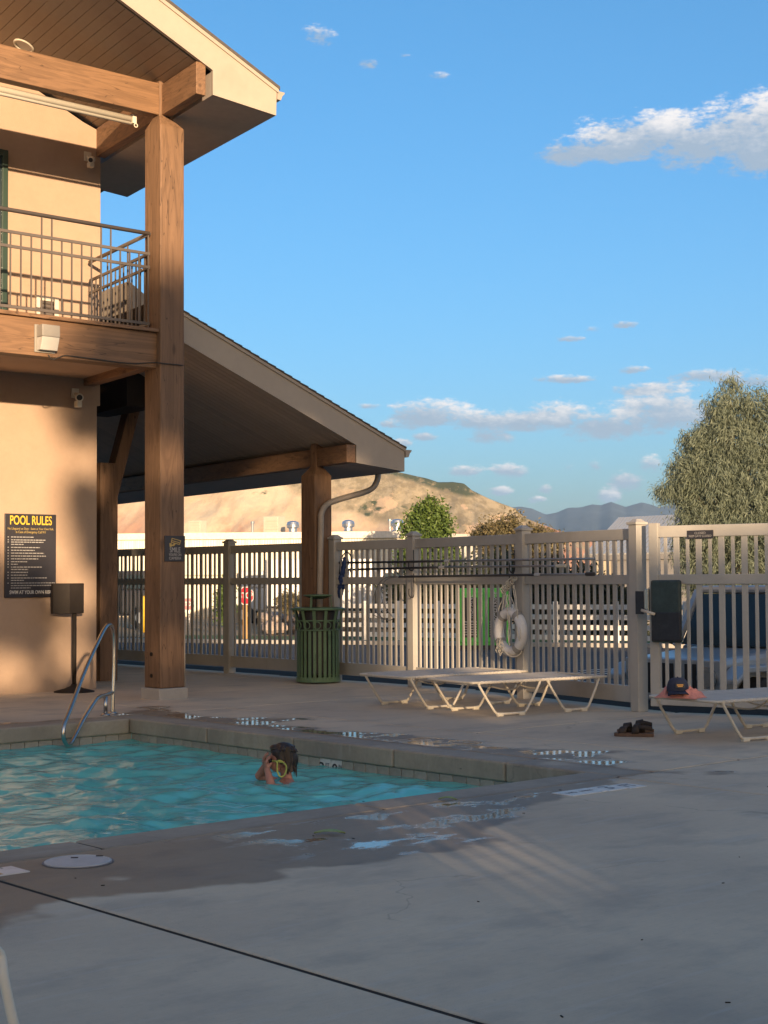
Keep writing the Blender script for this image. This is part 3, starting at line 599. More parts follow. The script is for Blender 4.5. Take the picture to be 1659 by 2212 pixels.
zm = a[2] * .52 + b_[2] * .48; q = MB(); q.span(xc - ww, xc + ww, YB - .15, YB - .021, zm, a[2]); q.build('housing', 'grey_cast', t, bevel=.008)
q = MB(); q.hexa([(xc - ww * .96, YB - .1, b_[2]), (xc + ww * .96, YB - .1, b_[2]), (xc + ww * .96, YB - .022, b_[2]), (xc - ww * .96, YB - .022, b_[2])], [(xc - ww * .96, YB - .148, zm - .002), (xc + ww * .96, YB - .148, zm - .002), (xc + ww * .96, YB - .022, zm - .002), (xc - ww * .96, YB - .022, zm - .002)]); q.build('lens', 'frosted', t, bevel=.006)
pts = [PY(x, y, YB - .012) for x, y in ((104, 766), (112, 776), (125, 773), (140, 768), (160, 770), (200, 775), (250, 782), (290, 785), (333, 783))] + [PY(345, 784, 14.975), PY(394, 789, 14.975)]
q = MB(); q.tube(smooth_path(pts, 4), .007, 6); solo(q, 'cable', 'cable', 'thin dark cable running from the wall light across the timber post', 'cable', smooth=True)
l = PY(52, 97, 14.8); t = thing('ceiling_light', 'round white recessed light in the upper soffit boards', 'ceiling light', l); n = Vector((-sl * -1, 0, 1)).normalized(); n = Vector((-sl, 0, 1)).normalized()
xe = None
best = None
for yy in np.linspace(14.4, 16.9, 60):                    # where the view line meets the soffit
    q_ = PY(52, 97, yy); dz_ = q_[2] - zs_(q_[0] - .1724 * (yy - YFAS))
    if best is None or abs(dz_) < best[0]: best = (abs(dz_), q_)
l = Vector(best[1]); n = Vector((sl, 0, -1)).normalized(); u = n.orthogonal().normalized(); w_ = n.cross(u)
q = MB(); q.tube([l + n * .012 + (u * math.cos(a) + w_ * math.sin(a)) * .115 for a in np.linspace(0, 2 * math.pi, 25)[:-1]], .016, 8, closed=True); q.build('trim_ring', 'white_paint', t, smooth=True)
q = MB(); q.tube([l + n * .004, l + n * .010], .11, 24); q.build('lens', 'frosted', t)
# signs
t = thing('pool_rules_sign', 'dark pool rules sign with yellow heading on the tan wall', 'sign', (9.35, YW, 1.7))
ta, tb_ = PY(11, 1109, YW - .02), PY(120, 1290, YW - .02); x0, x1, z1, z0 = ta[0], tb_[0] + .005, ta[2], tb_[2]; yy = YW - .021; xm = (x0 + x1) / 2; H_ = z1 - z0; Wd = x1 - x0
q = MB(); q.span(x0, x1, yy, YW, z0, z1); q.build('board', 'sign_board', t, bevel=.003); ys_ = yy - .002
sg = lambda body, m, fz, size, xs=1., al='CENTER', fx=.5, b=0.: text(body, 'lettering', m, t, (x0 + Wd * fx, ys_, z1 - H_ * fz), (1, 0, 0), (0, 0, 1), size, xs, al, bold=b)
sg('POOL RULES', 'sign_yellow', .082, .155, .66, b=.002); sg('No Lifeguard on Duty - Swim at Your Own Risk.', 'sign_gold', .178, .040, .80); sg('In Case of Emergency Call 911', 'sign_gold', .218, .042, .80)
sg('SWIM AT YOUR OWN RISK', 'sign_white', .938, .062, .76, b=.001)
lines = [(.278, .44), (.312, .67), (.338, .63), (.366, .24), (.402, .56), (.436, .46), (.470, .64), (.504, .68), (.538, .53), (.572, .32), (.602, .13), (.636, .60), (.664, .33), (.698, .34), (.732, .32), (.766, .70), (.794, .25), (.826, .86), (.856, .87), (.884, .38)]
q = MB(); bl = MB(); rr_ = random.Random(3)
for i, (fz, L) in enumerate(lines):
    x = x0 + Wd * .115; end = x + Wd * L
    while x < end:
        wl = min(rr_.uniform(.018, .05), end - x); q.span(x, x + wl, ys_ - .0005, yy + .0005, z1 - H_ * fz - .0055, z1 - H_ * fz + .0055); x += wl + .008
    if i not in (3, 12, 16, 18, 19): bl.span(x0 + Wd * .05, x0 + Wd * .072, ys_ - .0005, yy + .0005, z1 - H_ * fz - .006, z1 - H_ * fz + .006)
tag(q.build('rule_lines', 'sign_grey', t), kind='stuff'); tag(bl.build('bullets', 'sign_grey', t), kind='stuff')
t = thing('camera_sign', 'small dark smile on camera sign fixed to the timber post', 'sign', (10.15, YF, 1.8))
ya = YF - .012; A = PY(356, 1157, ya); B = PY(400, 1213, ya); x0, x1, z1, z0 = A[0], B[0], A[2], B[2]; xm = (x0 + x1) / 2; Wd, H_ = x1 - x0, z1 - z0
q = MB(); q.span(x0, x1, ya, YF + .002, z0, z1); q.build('board', 'sign_board', t, bevel=.002); ys_ = ya - .0015
for body, fz, s_, xs_ in (('SMILE', .56, .085, .72), ("YOU'RE ON", .74, .042, .78), ('CAMERA', .88, .047, .9)): text(body, 'lettering', 'sign_grey', t, (xm, ys_, z1 - H_ * fz), (1, 0, 0), (0, 0, 1), s_, xs_)
def pic(poly, m='sign_gold'):
    q = MB(); q.prism([(x0 + Wd * a, z1 - H_ * b) for a, b in poly], lambda a, z, s: (a, ya - .002 * s + .0005, z)); q.build('camera_symbol', m, t)
pic([(.34, .085), (.80, .18), (.74, .33), (.70, .32), (.75, .20), (.37, .12), (.34, .24), (.30, .24)]); pic([(.33, .17), (.71, .25), (.70, .28), (.32, .20)]); pic([(.31, .235), (.74, .325), (.73, .355), (.30, .265)])
pic([(.22, .29), (.33, .29), (.34, .42), (.24, .44)]); pic([(.34, .36), (.47, .29), (.53, .31), (.45, .40), (.34, .40)])
# free-standing board on a pole
t = thing('stand', 'black display stand with round base in front of the tan wall', 'stand', (*G(152, 1497)[:2], 0)); sp = Vector((*G(152, 1494)[:2], 0)); sp.y = min(sp.y, YW - .26)
q = MB(); q.lathe([(.0, 0), (.25, 0), (.25, .012), (.12, .045), (.05, .075), (.035, .10), (.0, .10)], sp, 28); q.build('base', 'black_metal', t, smooth=True)
zb_ = PY(152, 1325, sp.y)[2]; zt_ = PY(152, 1260, sp.y)[2]
q = MB(); q.tube([sp + Vector((0, 0, .09)), sp + Vector((0, 0, zb_ + .1))], .028, 12); q.build('pole', 'black_metal', t, smooth=True)
A = PY(122, 1290, sp.y - .1)[0]; B = PY(187, 1290, sp.y - .1)[0]; q = MB(); mx_ = A + (B - A) * .42
q.prism([(A, 0), (mx_, -.09), (B, -.02), (B, .05), (A, .06)], lambda x, y, s: (x, sp.y - .02 + y, zb_ + (zt_ - zb_) * s)); q.build('board', 'black_metal', t, bevel=.006)

# ================================================================== FENCES
def fence(t, nodes, drops=(), ztop=1.885, zcap=1.97, posts=None, zb0=.085, name_m='vinyl'):
    """posts with flat caps, three rails a bay and alternating wide and narrow pickets, every piece its own part"""
    posts = posts if posts is not None else [1] * len(nodes)
    dirn = None
    for i, (x, y) in enumerate(nodes):
        a = nodes[max(0, i - 1)]; b_ = nodes[min(len(nodes) - 1, i + 1)]; rz = math.atan2(b_[1] - a[1], b_[0] - a[0])
        if posts[i]:
            q = MB(); q.box((x, y, (zcap - .05) / 2), (.13, .13, zcap - .05), rz); po = q.build('post', name_m, t, bevel=.006)
            M = Matrix.Rotation(rz, 3, 'Z'); q = MB(); q.box((x, y, zcap - .035), (.158, .158, .028), rz)
            cr = [Vector((x, y, zcap - .0205)) + M @ Vector((s1 * .066, s2 * .066, 0)) for s1, s2 in ((-1, -1), (1, -1), (1, 1), (-1, 1))]; tp = [Vector((x, y, zcap + .012)) + M @ Vector((s1 * .03, s2 * .03, 0)) for s1, s2 in ((-1, -1), (1, -1), (1, 1), (-1, 1))]; q.hexa(cr, tp); q.build('post_cap', name_m, po, bevel=.004)
    pw_ = pn_ = None
    for (xa, ya), (xb, yb) in zip(nodes, nodes[1:]):
        L = math.hypot(xb - xa, yb - ya); ux, uy = (xb - xa) / L, (yb - ya) / L; rz = math.atan2(uy, ux); e = .05
        for z0, z1, th in ((ztop - .118, ztop, .05), (1.305, 1.405, .05), (zb0, .255, .05)):
            q = MB(); q.box(((xa + xb) / 2, (ya + yb) / 2, (z0 + z1) / 2), (L - 2 * e, th, z1 - z0), rz); q.build('rail', name_m, t, bevel=.006)
        n = int((L - .16) / .115); st = (L - .16) / n; protos = {}
        for k in range(n):
            s = .08 + st * (k + .5); wd = .062 if k % 2 else .034; key = k % 2; x, y = xa + ux * s, ya + uy * s
            if key not in protos:
                q = MB(); q.box((x, y, (zb0 + ztop) / 2), (wd, .020, ztop - zb0 - .1), rz); protos[key] = (q.build('picket', name_m, t, bevel=.003), x, y)
            else:
                p0, a0, b0 = protos[key]; share(p0, 'picket', (x - a0, y - b0, 0), t)
fL = thing('fence', 'tan vinyl picket fence in the shade behind the main timber post', 'fence', (13.55, 19, 0), 'tan vinyl pool fences')
fence(fL, [(13.55, 21.96), (13.55, 18.61), (13.52, 16.62)], posts=[1, 1, 0])
fM = thing('fence', 'tan vinyl picket fence behind the loungers with poles and a life ring hung on it', 'fence', (13.1, 13, 0), 'tan vinyl pool fences')
NODES = [(13.52, 16.13), (13.40, 14.42), (12.98, 12.12), (12.56, 10.12)]
fence(fM, NODES)
gt = thing('gate', 'tan vinyl picket gate with black lock box and a small dark sign', 'gate', (12.55, 9.9, 0))
GA = np.array([12.515, 9.885]); GD = np.array([.255, -.967]); GE = GA + GD * 2.3
fence(gt, [tuple(GA), tuple(GE)], posts=[0, 0], ztop=1.90)
q = MB(); rzg = math.atan2(GD[1], GD[0]); c = GA + GD * .02; q.box((c[0], c[1], 1.0), (.10, .075, 1.86), rzg); q.build('stile', 'vinyl', gt, bevel=.006)
gn = np.array([GD[1], -GD[0]]);  gn = gn if gn @ np.array([-1, -1]) > 0 else -gn
def gpt(px, py, off):                                   # photo point on the gate's face, off metres in front
    n3 = (gn[0], gn[1], 0); return pl(px, py, n3, gn @ GA + off)
def gbox(x0, y0, x1, y1, off, th, name, m, parent, bev=.01):
    A, B = gpt(x0, y0, off), gpt(x1, y1, off); zc = (A[2] + B[2]) / 2; q = MB(); L = math.hypot(B[0] - A[0], B[1] - A[1]); c = (A[:2] + B[:2]) / 2 - gn * th / 2
    q.box((c[0], c[1], zc), (L, th, abs(A[2] - B[2])), rzg); return q.build(name, m, parent, bevel=bev)
lk = gbox(1404, 1253, 1471, 1389, .112, .055, 'lock_box', 'box_black', gt, .022); gbox(1406, 1322, 1470.5, 1386, .116, .03, 'lower_panel', 'box_lower', lk, .012)
gbox(1372, 1277, 1390, 1327, .07, .02, 'strike_plate', 'box_lower', gt, .003); gbox(1391, 1272, 1401, 1322, .075, .04, 'latch_case', 'steel', gt, .005)
A, B = gpt(1386, 1318, .10), gpt(1414, 1327, .135); q = MB(); q.tube([A, B], .016, 8); q.build('latch_handle', 'chair_frame', gt, smooth=True)
gs = gbox(1484, 1146, 1541, 1163, .034, .008, 'gate_sign', 'sign_board', gt, .004)
A, B = gpt(1512, 1151.5, .036), gpt(1512, 1158, .036); xg = (GD[0], GD[1], 0)
text('CLOSED', 'lettering', 'sign_grey', gs, A, xg, (0, 0, 1), .032, 1.0, ext=.0005); text('KEEP GATE CLOSED', 'lettering', 'sign_grey', gs, B, xg, (0, 0, 1), .030, .9, ext=.0005)
# poles, nets and hook hung along the fence; offsets toward the pool
FN = np.array([-.98, .18, 0]); FN2 = FN / np.linalg.norm(FN); FK = FN2 @ np.array([12.98, 12.12, 0])
def fp(px, py, off): return pl(px, py, FN2, FK + off)
def hook(px, y0, y1):
    a, b_ = fp(px, y0, .09), fp(px, y1, .09); q = MB()
    for (z0, z1) in ((a[2], a[2] - .26), (a[2] - .30, b_[2])):
        A = Vector(a) + Vector(FN2) * .07; pts = [(a[0], a[1], z0), (a[0], a[1], z1 + .03), (*(Vector(a) + Vector(FN2) * .035)[:2], z1), (A[0], A[1], z1 + .03), (A[0], A[1], z1 + .11)]
        q.tube(smooth_path(pts, 4), .008, 6)
    return solo(q, 'pole_hook', 'pole_dark', None, None, smooth=True)
h1 = hook(893, 1188, 1290); tag(h1, 'dark hook holding the poles on the fence post left of the life ring', 'hook', 'hooks on the fence posts')
h2 = hook(1111, 1188, 1262); tag(h2, 'dark hook holding the poles on the fence post above the life ring', 'hook', 'hooks on the fence posts')
def pole(label, a, mids, b_, r, off, ends=(), name='pool_pole', split=.55):
    A, B = fp(*a, off), fp(*b_, off); t = thing(name, label, 'pole', A, 'poles hung on the fence'); P = [Vector(A + (B - A) * k / 8) - Vector((0, 0, mids * math.sin(math.pi * k / 8))) for k in range(9)]
    s = max(1, int(8 * split)); q = MB(); q.tube(P[:s + 1], r * 1.12, 8); q.build('outer_tube', 'pole_dark', t, smooth=True)
    q = MB(); q.tube(P[s:], r, 8); q.build('inner_tube', 'pole_grey', t, smooth=True)
    q = MB(); d = (P[s + 1] - P[s]).normalized(); q.tube([P[s] - d * .05, P[s] + d * .05], r * 1.5, 8); q.build('clamp', 'lid_grey', t); return t, P
t1_, P1 = pole('topmost long dark pole hung on the fence', (721, 1216), .0, (1284, 1207), .013, .16)
t2_, P2 = pole('middle pole on the fence with a white grip at its right end', (742, 1231), -.01, (1219, 1222.5), .013, .13, split=.62)
q = MB(); d = (P2[-1] - P2[-2]).normalized(); q.tube([P2[-1] - d * .14, P2[-1] + d * .02], .018, 8); q.build('grip', 'white_paint', t2_)
t3_, P3 = pole('lowest dark pole on the fence ending in a wide wire loop', (862, 1246), .0, (1282, 1240), .013, .20, split=.75)
q = MB(); d = (P3[-1] - P3[-2]).normalized(); q.tube([P3[-1] - d * .12, P3[-1] + d * .01], .021, 8); q.build('grip', 'pole_dark', t3_)
lp = [(862, 1246), (840, 1246), (822, 1256), (811, 1278), (806, 1300), (810, 1318), (822, 1332), (838, 1340), (848, 1337), (846, 1330), (836, 1318), (826, 1298), (823, 1280), (827, 1262), (838, 1250), (856, 1246)]
q = MB(); q.tube(smooth_path([fp(x, y, .21) for x, y in lp], 4), .006, 6); q.build('wire_loop', 'pole_grey', t3_, smooth=True)
q = MB(); q.tube(smooth_path([fp(x, y, .2) for x, y in ((806, 1327), (815, 1333), (826, 1336), (838, 1335))], 4), .005, 6); q.build('hook_tip', 'pole_grey', t3_, smooth=True)
t = thing('leaf_net', 'dark blue leaf net hanging from a black rim at the fence', 'net', fp(745, 1235, .12))
q = MB(); rim = smooth_path([fp(x, y, .17) for x, y in ((733, 1240), (736, 1212), (743, 1197), (750, 1193), (757, 1200), (759, 1214), (757, 1236))], 5); q.tube(rim, .009, 6); q.build('rim', 'pole_dark', t, smooth=True)
def netbag(ps, r, nm):
    q = MB(); q.tube(smooth_path(ps, 5), [r * (.35 + .65 * math.sin(math.pi * min(1, (i + 1.5) / (5 * (len(ps) - 1) + 2)))) for i in range(5 * (len(ps) - 1) + 1)], 12); o = q.build(nm, 'net_blue', t, smooth=True)
    tx = bpy.data.textures.new('crease', 'CLOUDS'); tx.noise_scale = .05; md = o.modifiers.new('s', 'SUBSURF'); md.levels = md.render_levels = 2; md = o.modifiers.new('d', 'DISPLACE'); md.texture = tx; md.strength = .05; return o
netbag([fp(x, y, .16) for x, y in ((747, 1204), (745, 1225), (742, 1250), (737, 1272), (731, 1296))], .062, 'bag')
q = MB(); q.tube([fp(729, 1290, .15), fp(730, 1345, .15)], .006, 6); q.build('cord', 'net_blue', t)

# life ring with rope bundle
rc = Vector(fp(1103, 1365, .11)); ax_n = Vector(FN2); ax_u = Vector((0, 0, 1)); ax_s = ax_u.cross(ax_n).normalized()
rg = thing('life_ring', 'worn white life ring hanging on the fence behind the loungers', 'life ring', rc); R0, R1 = .226, .060
q = MB(); q.tube([rc + (ax_s * math.cos(a) + ax_u * math.sin(a)) * R0 for a in np.linspace(0, 2 * math.pi, 49)[:-1]], R1, 16, closed=True); q.build('ring', 'ring', rg, smooth=True)
for a in (R_(52), R_(128), R_(212), R_(308)):
    q = MB(); q.tube([rc + (ax_s * math.cos(a + k) + ax_u * math.sin(a + k)) * R0 for k in np.linspace(-.13, .13, 6)], R1 * 1.05, 16, cap=False); q.build('band', 'band', rg, smooth=True)
def rope(path, r=.006, k=6): q = MB(); q.tube(smooth_path(path, k), r, 6); return q
rp = thing('rope', 'frayed white rope tied in a bundle on the fence post above the life ring', 'rope', fp(1105, 1262, .12))
rr_ = random.Random(5)
def jit(p, s): return Vector(p) + Vector((rr_.uniform(-s, s), rr_.uniform(-s, s), rr_.uniform(-s, s)))
for i in range(9):                                       # knotted coils at the top
    x = 1086 + i * 3.2; y = 1278 - i * 3.6 - rr_.uniform(0, 3); c = Vector(fp(x, y, .15)); pth = []
    for k in range(10): a = k * 2 * math.pi / 9; pth.append(jit(c + Vector(FN2) * .03 * math.cos(a) + ax_u * .034 * math.sin(a) + ax_s * (.012 * k / 5 - .01), .006))
    rope(pth, .0075, 4).build('coil', 'rope', rp, smooth=True)
for (x0, y0, x1, y1) in ((1088, 1285, 1076, 1320), (1092, 1282, 1084, 1318), (1096, 1284, 1096, 1320), (1100, 1278, 1101, 1318), (1108, 1262, 1114, 1316), (1110, 1264, 1118, 1325), (1104, 1290, 1110, 1316), (1099, 1286, 1090, 1312), (1096, 1300, 1098, 1345), (1101, 1325, 1098, 1390), (1098, 1330, 1101, 1395), (1116, 1318, 1124, 1380), (1114, 1320, 1122, 1384)):
    A, B = Vector(fp(x0, y0, .16)), Vector(fp(x1, y1, .175)); rope([A, jit(A * .66 + B * .34, .014), jit(A * .33 + B * .67, .014), B], .006, 5).build('strand', 'rope', rp, smooth=True)
for i in range(7):
    c = Vector(fp(1080 + rr_.uniform(-8, 10), 1392 + rr_.uniform(-12, 16), .18)); pth = [jit(c + (ax_s * math.cos(a) + ax_u * math.sin(a)) * rr_.uniform(.02, .05), .012) for a in np.linspace(0, 6, 8)]; rope(pth, .006, 4).build('strand', 'rope', rp, smooth=True)
rope([fp(x, y, .18) for x, y in ((1088, 1405), (1098, 1415), (1110, 1419), (1122, 1414), (1127, 1406))], .007).build('strand', 'rope', rp, smooth=True)

# ================================================================== POOLSIDE THINGS
# litter bin
tc_ = Vector((*(G(685, 1478)[:2] + np.array([.20, .22])), 0)); tb = thing('litter_bin', 'green slatted steel litter bin with ringed band and raised lid', 'litter bin', tc_)
Rb = .285
q = MB(); q.lathe([(Rb, .02), (Rb + .012, .02), (Rb + .012, .085), (Rb, .085)], tc_, 36, cap=False); q.lathe([(0, .02), (Rb, .02), (Rb, .032), (0, .032)], tc_, 36, cap=False); q.build('base_ring', 'can_green', tb, smooth=False)
ns = 26
for k in range(ns):
    a = 2 * math.pi * k / ns; u = Vector((math.cos(a), math.sin(a), 0)); s_ = Vector((-math.sin(a), math.cos(a), 0)); big = k % 2 == 0
    zt_ = .98 if big else .70; prof = [(Rb, .03), (Rb, .70), (Rb + .012, .78), (Rb + .035, .88), (Rb + .065, zt_)] if big else [(Rb, .03), (Rb, zt_)]
    q = MB(); hw = .021; vs = []
    for r_, z in prof: vs += [tc_ + u * r_ - s_ * hw + Vector((0, 0, z)), tc_ + u * r_ + s_ * hw + Vector((0, 0, z)), tc_ + u * (r_ - .007) + s_ * hw + Vector((0, 0, z)), tc_ + u * (r_ - .007) - s_ * hw + Vector((0, 0, z))]
    m = len(prof); fs = [(3, 2, 1, 0), tuple((m - 1) * 4 + j for j in range(4))] + [(i * 4 + j, i * 4 + (j + 1) % 4, i * 4 + 4 + (j + 1) % 4, i * 4 + 4 + j) for i in range(m - 1) for j in range(4)]
    q.add(vs, fs); q.build('slat', 'can_green', tb)
for z in (.705, .83):
    q = MB(); q.tube([tc_ + Vector((math.cos(a) * (Rb + .012), math.sin(a) * (Rb + .012), z)) for a in np.linspace(0, 2 * math.pi, 41)[:-1]], .010, 6, closed=True); q.build('hoop', 'can_green', tb, smooth=True)
for k in range(13):
    a = 2 * math.pi * (k + .25) / 13; u = Vector((math.cos(a), math.sin(a), 0)); s_ = Vector((-math.sin(a), math.cos(a), 0)); c = tc_ + u * (Rb + .010) + Vector((0, 0, .768))
    q = MB(); q.tube([c + (s_ * math.cos(b_) + Vector((0, 0, 1)) * math.sin(b_)) * .046 for b_ in np.linspace(0, 2 * math.pi, 17)[:-1]], .007, 6, closed=True); q.build('ring', 'can_green', tb, smooth=True)
q = MB(); q.lathe([(Rb + .06, .965), (Rb + .085, .975), (Rb + .085, .992), (Rb + .0, 1.005), (.16, .985), (.16, .975), (Rb + .0, .985)], tc_, 36, cap=False); q.build('rim', 'can_green', tb, smooth=True)
q = MB(); q.lathe([(0, .12), (Rb - .03, .12), (Rb - .03, .95), (Rb - .04, .95), (Rb - .04, .13), (0, .13)], tc_, 28, cap=False); q.build('liner', 'liner', tb)
for a in (R_(200), R_(320), R_(80)):
    u = Vector((math.cos(a), math.sin(a), 0)); q = MB(); q.bar(tc_ + u * .19 + Vector((0, 0, .985)), tc_ + u * .165 + Vector((0, 0, 1.15)), .028, .01, u); q.build('lid_leg', 'can_green', tb)
q = MB(); q.lathe([(0, 1.125), (.08, 1.115), (.17, 1.15), (.195, 1.155), (.195, 1.168), (.17, 1.172), (0, 1.18)], tc_, 28, cap=False); q.build('lid', 'can_green', tb, smooth=True)

# strap loungers: bare tube frame, two looped legs a side, straps wrapped round the rails
def lounger(label, origin, ang, L=1.68, Wd=.80):
    t = thing('sun_lounger', label, 'sun lounger', (0, 0, 0), 'strap sun loungers on the deck'); h = Wd / 2; zr = .345; rt_ = .0135
    q = MB(); q.tube(smooth_path([(.06, -h, zr), (.012, -h + .01, zr), (0, -h + .06, zr), (0, h - .06, zr), (.012, h - .01, zr), (.06, h, zr), (.5, h, zr), (L - .06, h, zr), (L - .012, h - .01, zr), (L, h - .06, zr), (L, -h + .06, zr), (L - .012, -h + .01, zr), (L - .06, -h, zr), (.5, -h, zr)], 4, True), rt_, 8, closed=True); q.build('frame', 'chair_frame', t, smooth=True)
    for s in (-1, 1):
        for x0, x1, x2, x3 in ((.04, .31, .62, .86), (.90, 1.17, 1.42, 1.63)):
            q = MB(); y = s * h; yi = s * (h + .0); q.tube(smooth_path([(x0 + .05, y, zr - .01), (x0 + .04, y, zr - .03), (x1 - .05, yi, .06), (x1, yi, .03), (x1 + .06, yi, .024), (x2 - .06, yi, .024), (x2, yi, .03), (x2 + .05, yi, .06), (x3 - .03, y, zr - .03), (x3 - .05, y, zr - .01)], 3), rt_, 8); leg = q.build('leg', 'chair_frame', t, smooth=True)
            for xf in (x1 + .02, x2 - .02):
                q = MB(); q.box((xf, yi, .019), (.075, .036, .037)); q.build('foot', 'white_paint', leg, bevel=.006)
    for x in (.62, .98):                                  # sagging cross braces
        q = MB(); q.tube(smooth_path([(x, -h + .02, zr - .02), (x + .05, -h * .5, zr - .095), (x + .08, 0, zr - .115), (x + .05, h * .5, zr - .095), (x, h - .02, zr - .02)], 4), .009, 6); q.build('brace', 'chair_frame', t, smooth=True)
    st = None; n = 28; p_ = (L - .16) / n
    for k in range(n):
        x = .09 + p_ * k; w_ = p_ - .015
        if st is None:
            vs = []; sec = [(-h - .0165, zr - .004), (-h - .010, zr + .0165), (-h * .6, zr + .006), (0, zr - .004), (h * .6, zr + .006), (h + .010, zr + .0165), (h + .0165, zr - .004), (h + .006, zr - .017), (h - .02, zr - .004), (h * .6, zr - .004), (0, zr - .012), (-h * .6, zr - .004), (-h + .02, zr - .004), (-h - .006, zr - .017)]
            q = MB(); q.prism(sec, lambda y, z, s: (x + w_ * s, y, z)); st = q.build('strap', 'strap', t, bevel=.003); x00 = x
        else: share(st, 'strap', (x - x00, 0, 0), t)
    t.location = (origin[0], origin[1], .0); t.rotation_euler.z = ang; return t
lounger('white strap lounger behind, nearest the green litter bin', (10.93, 12.27), R_(-5))
lounger('white strap lounger in front of the life ring, closest to the pool', (10.87, 11.18), R_(-10))
LR = lounger('white strap lounger by the gate with a cap and pink shirt on it', (10.6, 8.08), R_(-9))
# cap and shirt on it
cp_ = Vector(G(1463, 1493, .40)); cp_.z = .365
sh = MB(); rr_ = random.Random(11); nu, nv = 42, 24; A, B = Vector(G(1418, 1503, .37)), Vector(G(1506, 1507, .37)); dirv = (B - A); Lh = dirv.length; dirv.normalize(); nrm_ = Vector((0, 0, 1)).cross(dirv)
for j in range(nv):
    for i in range(nu):
        u, v = i / (nu - 1), j / (nv - 1) - .5; env = (1 - abs(2 * v) ** 2.4) * (1 - abs(2 * u - 1) ** 3.5); p = A + dirv * (Lh * u) + nrm_ * (.26 * v * (1 + .25 * noise.noise(Vector((u * 5, v * 3, 2)))) + .08)
        hgt = .016 + env * (.035 + .075 * abs(noise.noise(Vector((u * 9, v * 5, .3)))) + .035 * abs(noise.noise(Vector((u * 21, v * 12, 1.3)))) + (.035 if u < .25 or u > .72 else 0))
        sh.v.append((p.x, p.y, .345 + hgt))
for j in range(nv - 1):
    for i in range(nu - 1): sh.f.append((j * nu + i, j * nu + i + 1, (j + 1) * nu + i + 1, (j + 1) * nu + i))
s_o = solo(sh, 'shirt', 'pink_cloth', 'crumpled pink shirt lying under the navy cap on the lounger', 'shirt', smooth=True); md = s_o.modifiers.new('t', 'SOLIDIFY'); md.thickness = .006; md = s_o.modifiers.new('s', 'SUBSURF'); md.levels = md.render_levels = 1
ch = Vector(G(1464, 1489, .43)); ch.z = .415; t = thing('cap', 'navy baseball cap with small orange badge resting on the pink shirt', 'cap', ch); fwd = Vector((-.667, -.745, 0)).normalized(); sdv = Vector((.745, -.667, 0))
Mx = Matrix(((fwd.x, sdv.x, 0), (fwd.y, sdv.y, 0), (0, 0, 1)))
q = MB(); vs = []; nr, nc = 8, 24
for i in range(nr + 1):
    th = (math.pi / 2) * i / nr
    for k in range(nc):
        ph = 2 * math.pi * k / nc; front = max(0, math.cos(ph)); r = .092; z = .115 * math.sin(th) ** .85 * (1 + .0 * front); rad = math.cos(th) ** .55
        vs.append(ch + Mx @ Vector((r * 1.08 * rad * math.cos(ph) + .012 * front * math.sin(th) ** .6, r * rad * math.sin(ph), z)))
q.add(vs, [(i * nc + k, i * nc + (k + 1) % nc, (i + 1) * nc + (k + 1) % nc, (i + 1) * nc + k) for i in range(nr) for k in range(nc)]); q.build('crown', 'navy', t, smooth=True)
q = MB(); vs = []; 
for i in range(13):
    a = -1.15 + 2.3 * i / 12
    for r, dz_ in ((.096, .004), (.165 if abs(a) < 1 else .13, -.012 - .02 * (abs(a) ** 2))):
        rr0 = r if r < .1 else .1 + (.07 * math.cos(a * .95)); vs.append(ch + Mx @ Vector((rr0 * math.cos(a) * 1.08, .096 * math.sin(a) * (1 if r < .1 else 1.03), dz_)))
q.add(vs, [(2 * i, 2 * i + 1, 2 * i + 3, 2 * i + 2) for i in range(12)]); o = q.build('brim', 'navy', t, smooth=True); md = o.modifiers.new('t', 'SOLIDIFY'); md.thickness = .005
q = MB(); c = ch + fwd * .106 + Vector((0, 0, .052)); up_ = (Vector((0, 0, 1)) - fwd * .3).normalized(); q.bar(c - sdv * .038, c + sdv * .038, .006, .036, up_); q.build('badge', 'ink', t)
for w_, dz_, hh in ((.034, .007, .009), (.026, -.006, .008)):
    q = MB(); c2 = c + fwd * .003 + up_ * dz_; q.bar(c2 - sdv * w_ * .8, c2 + sdv * w_ * .8, .003, hh, up_); q.build('badge_lettering', 'patch_gold', t)
q = MB(); q.ell(ch + Vector((0, 0, .118)), (.008, .008, .005), 8, 5); q.build('button', 'navy', t, smooth=True)
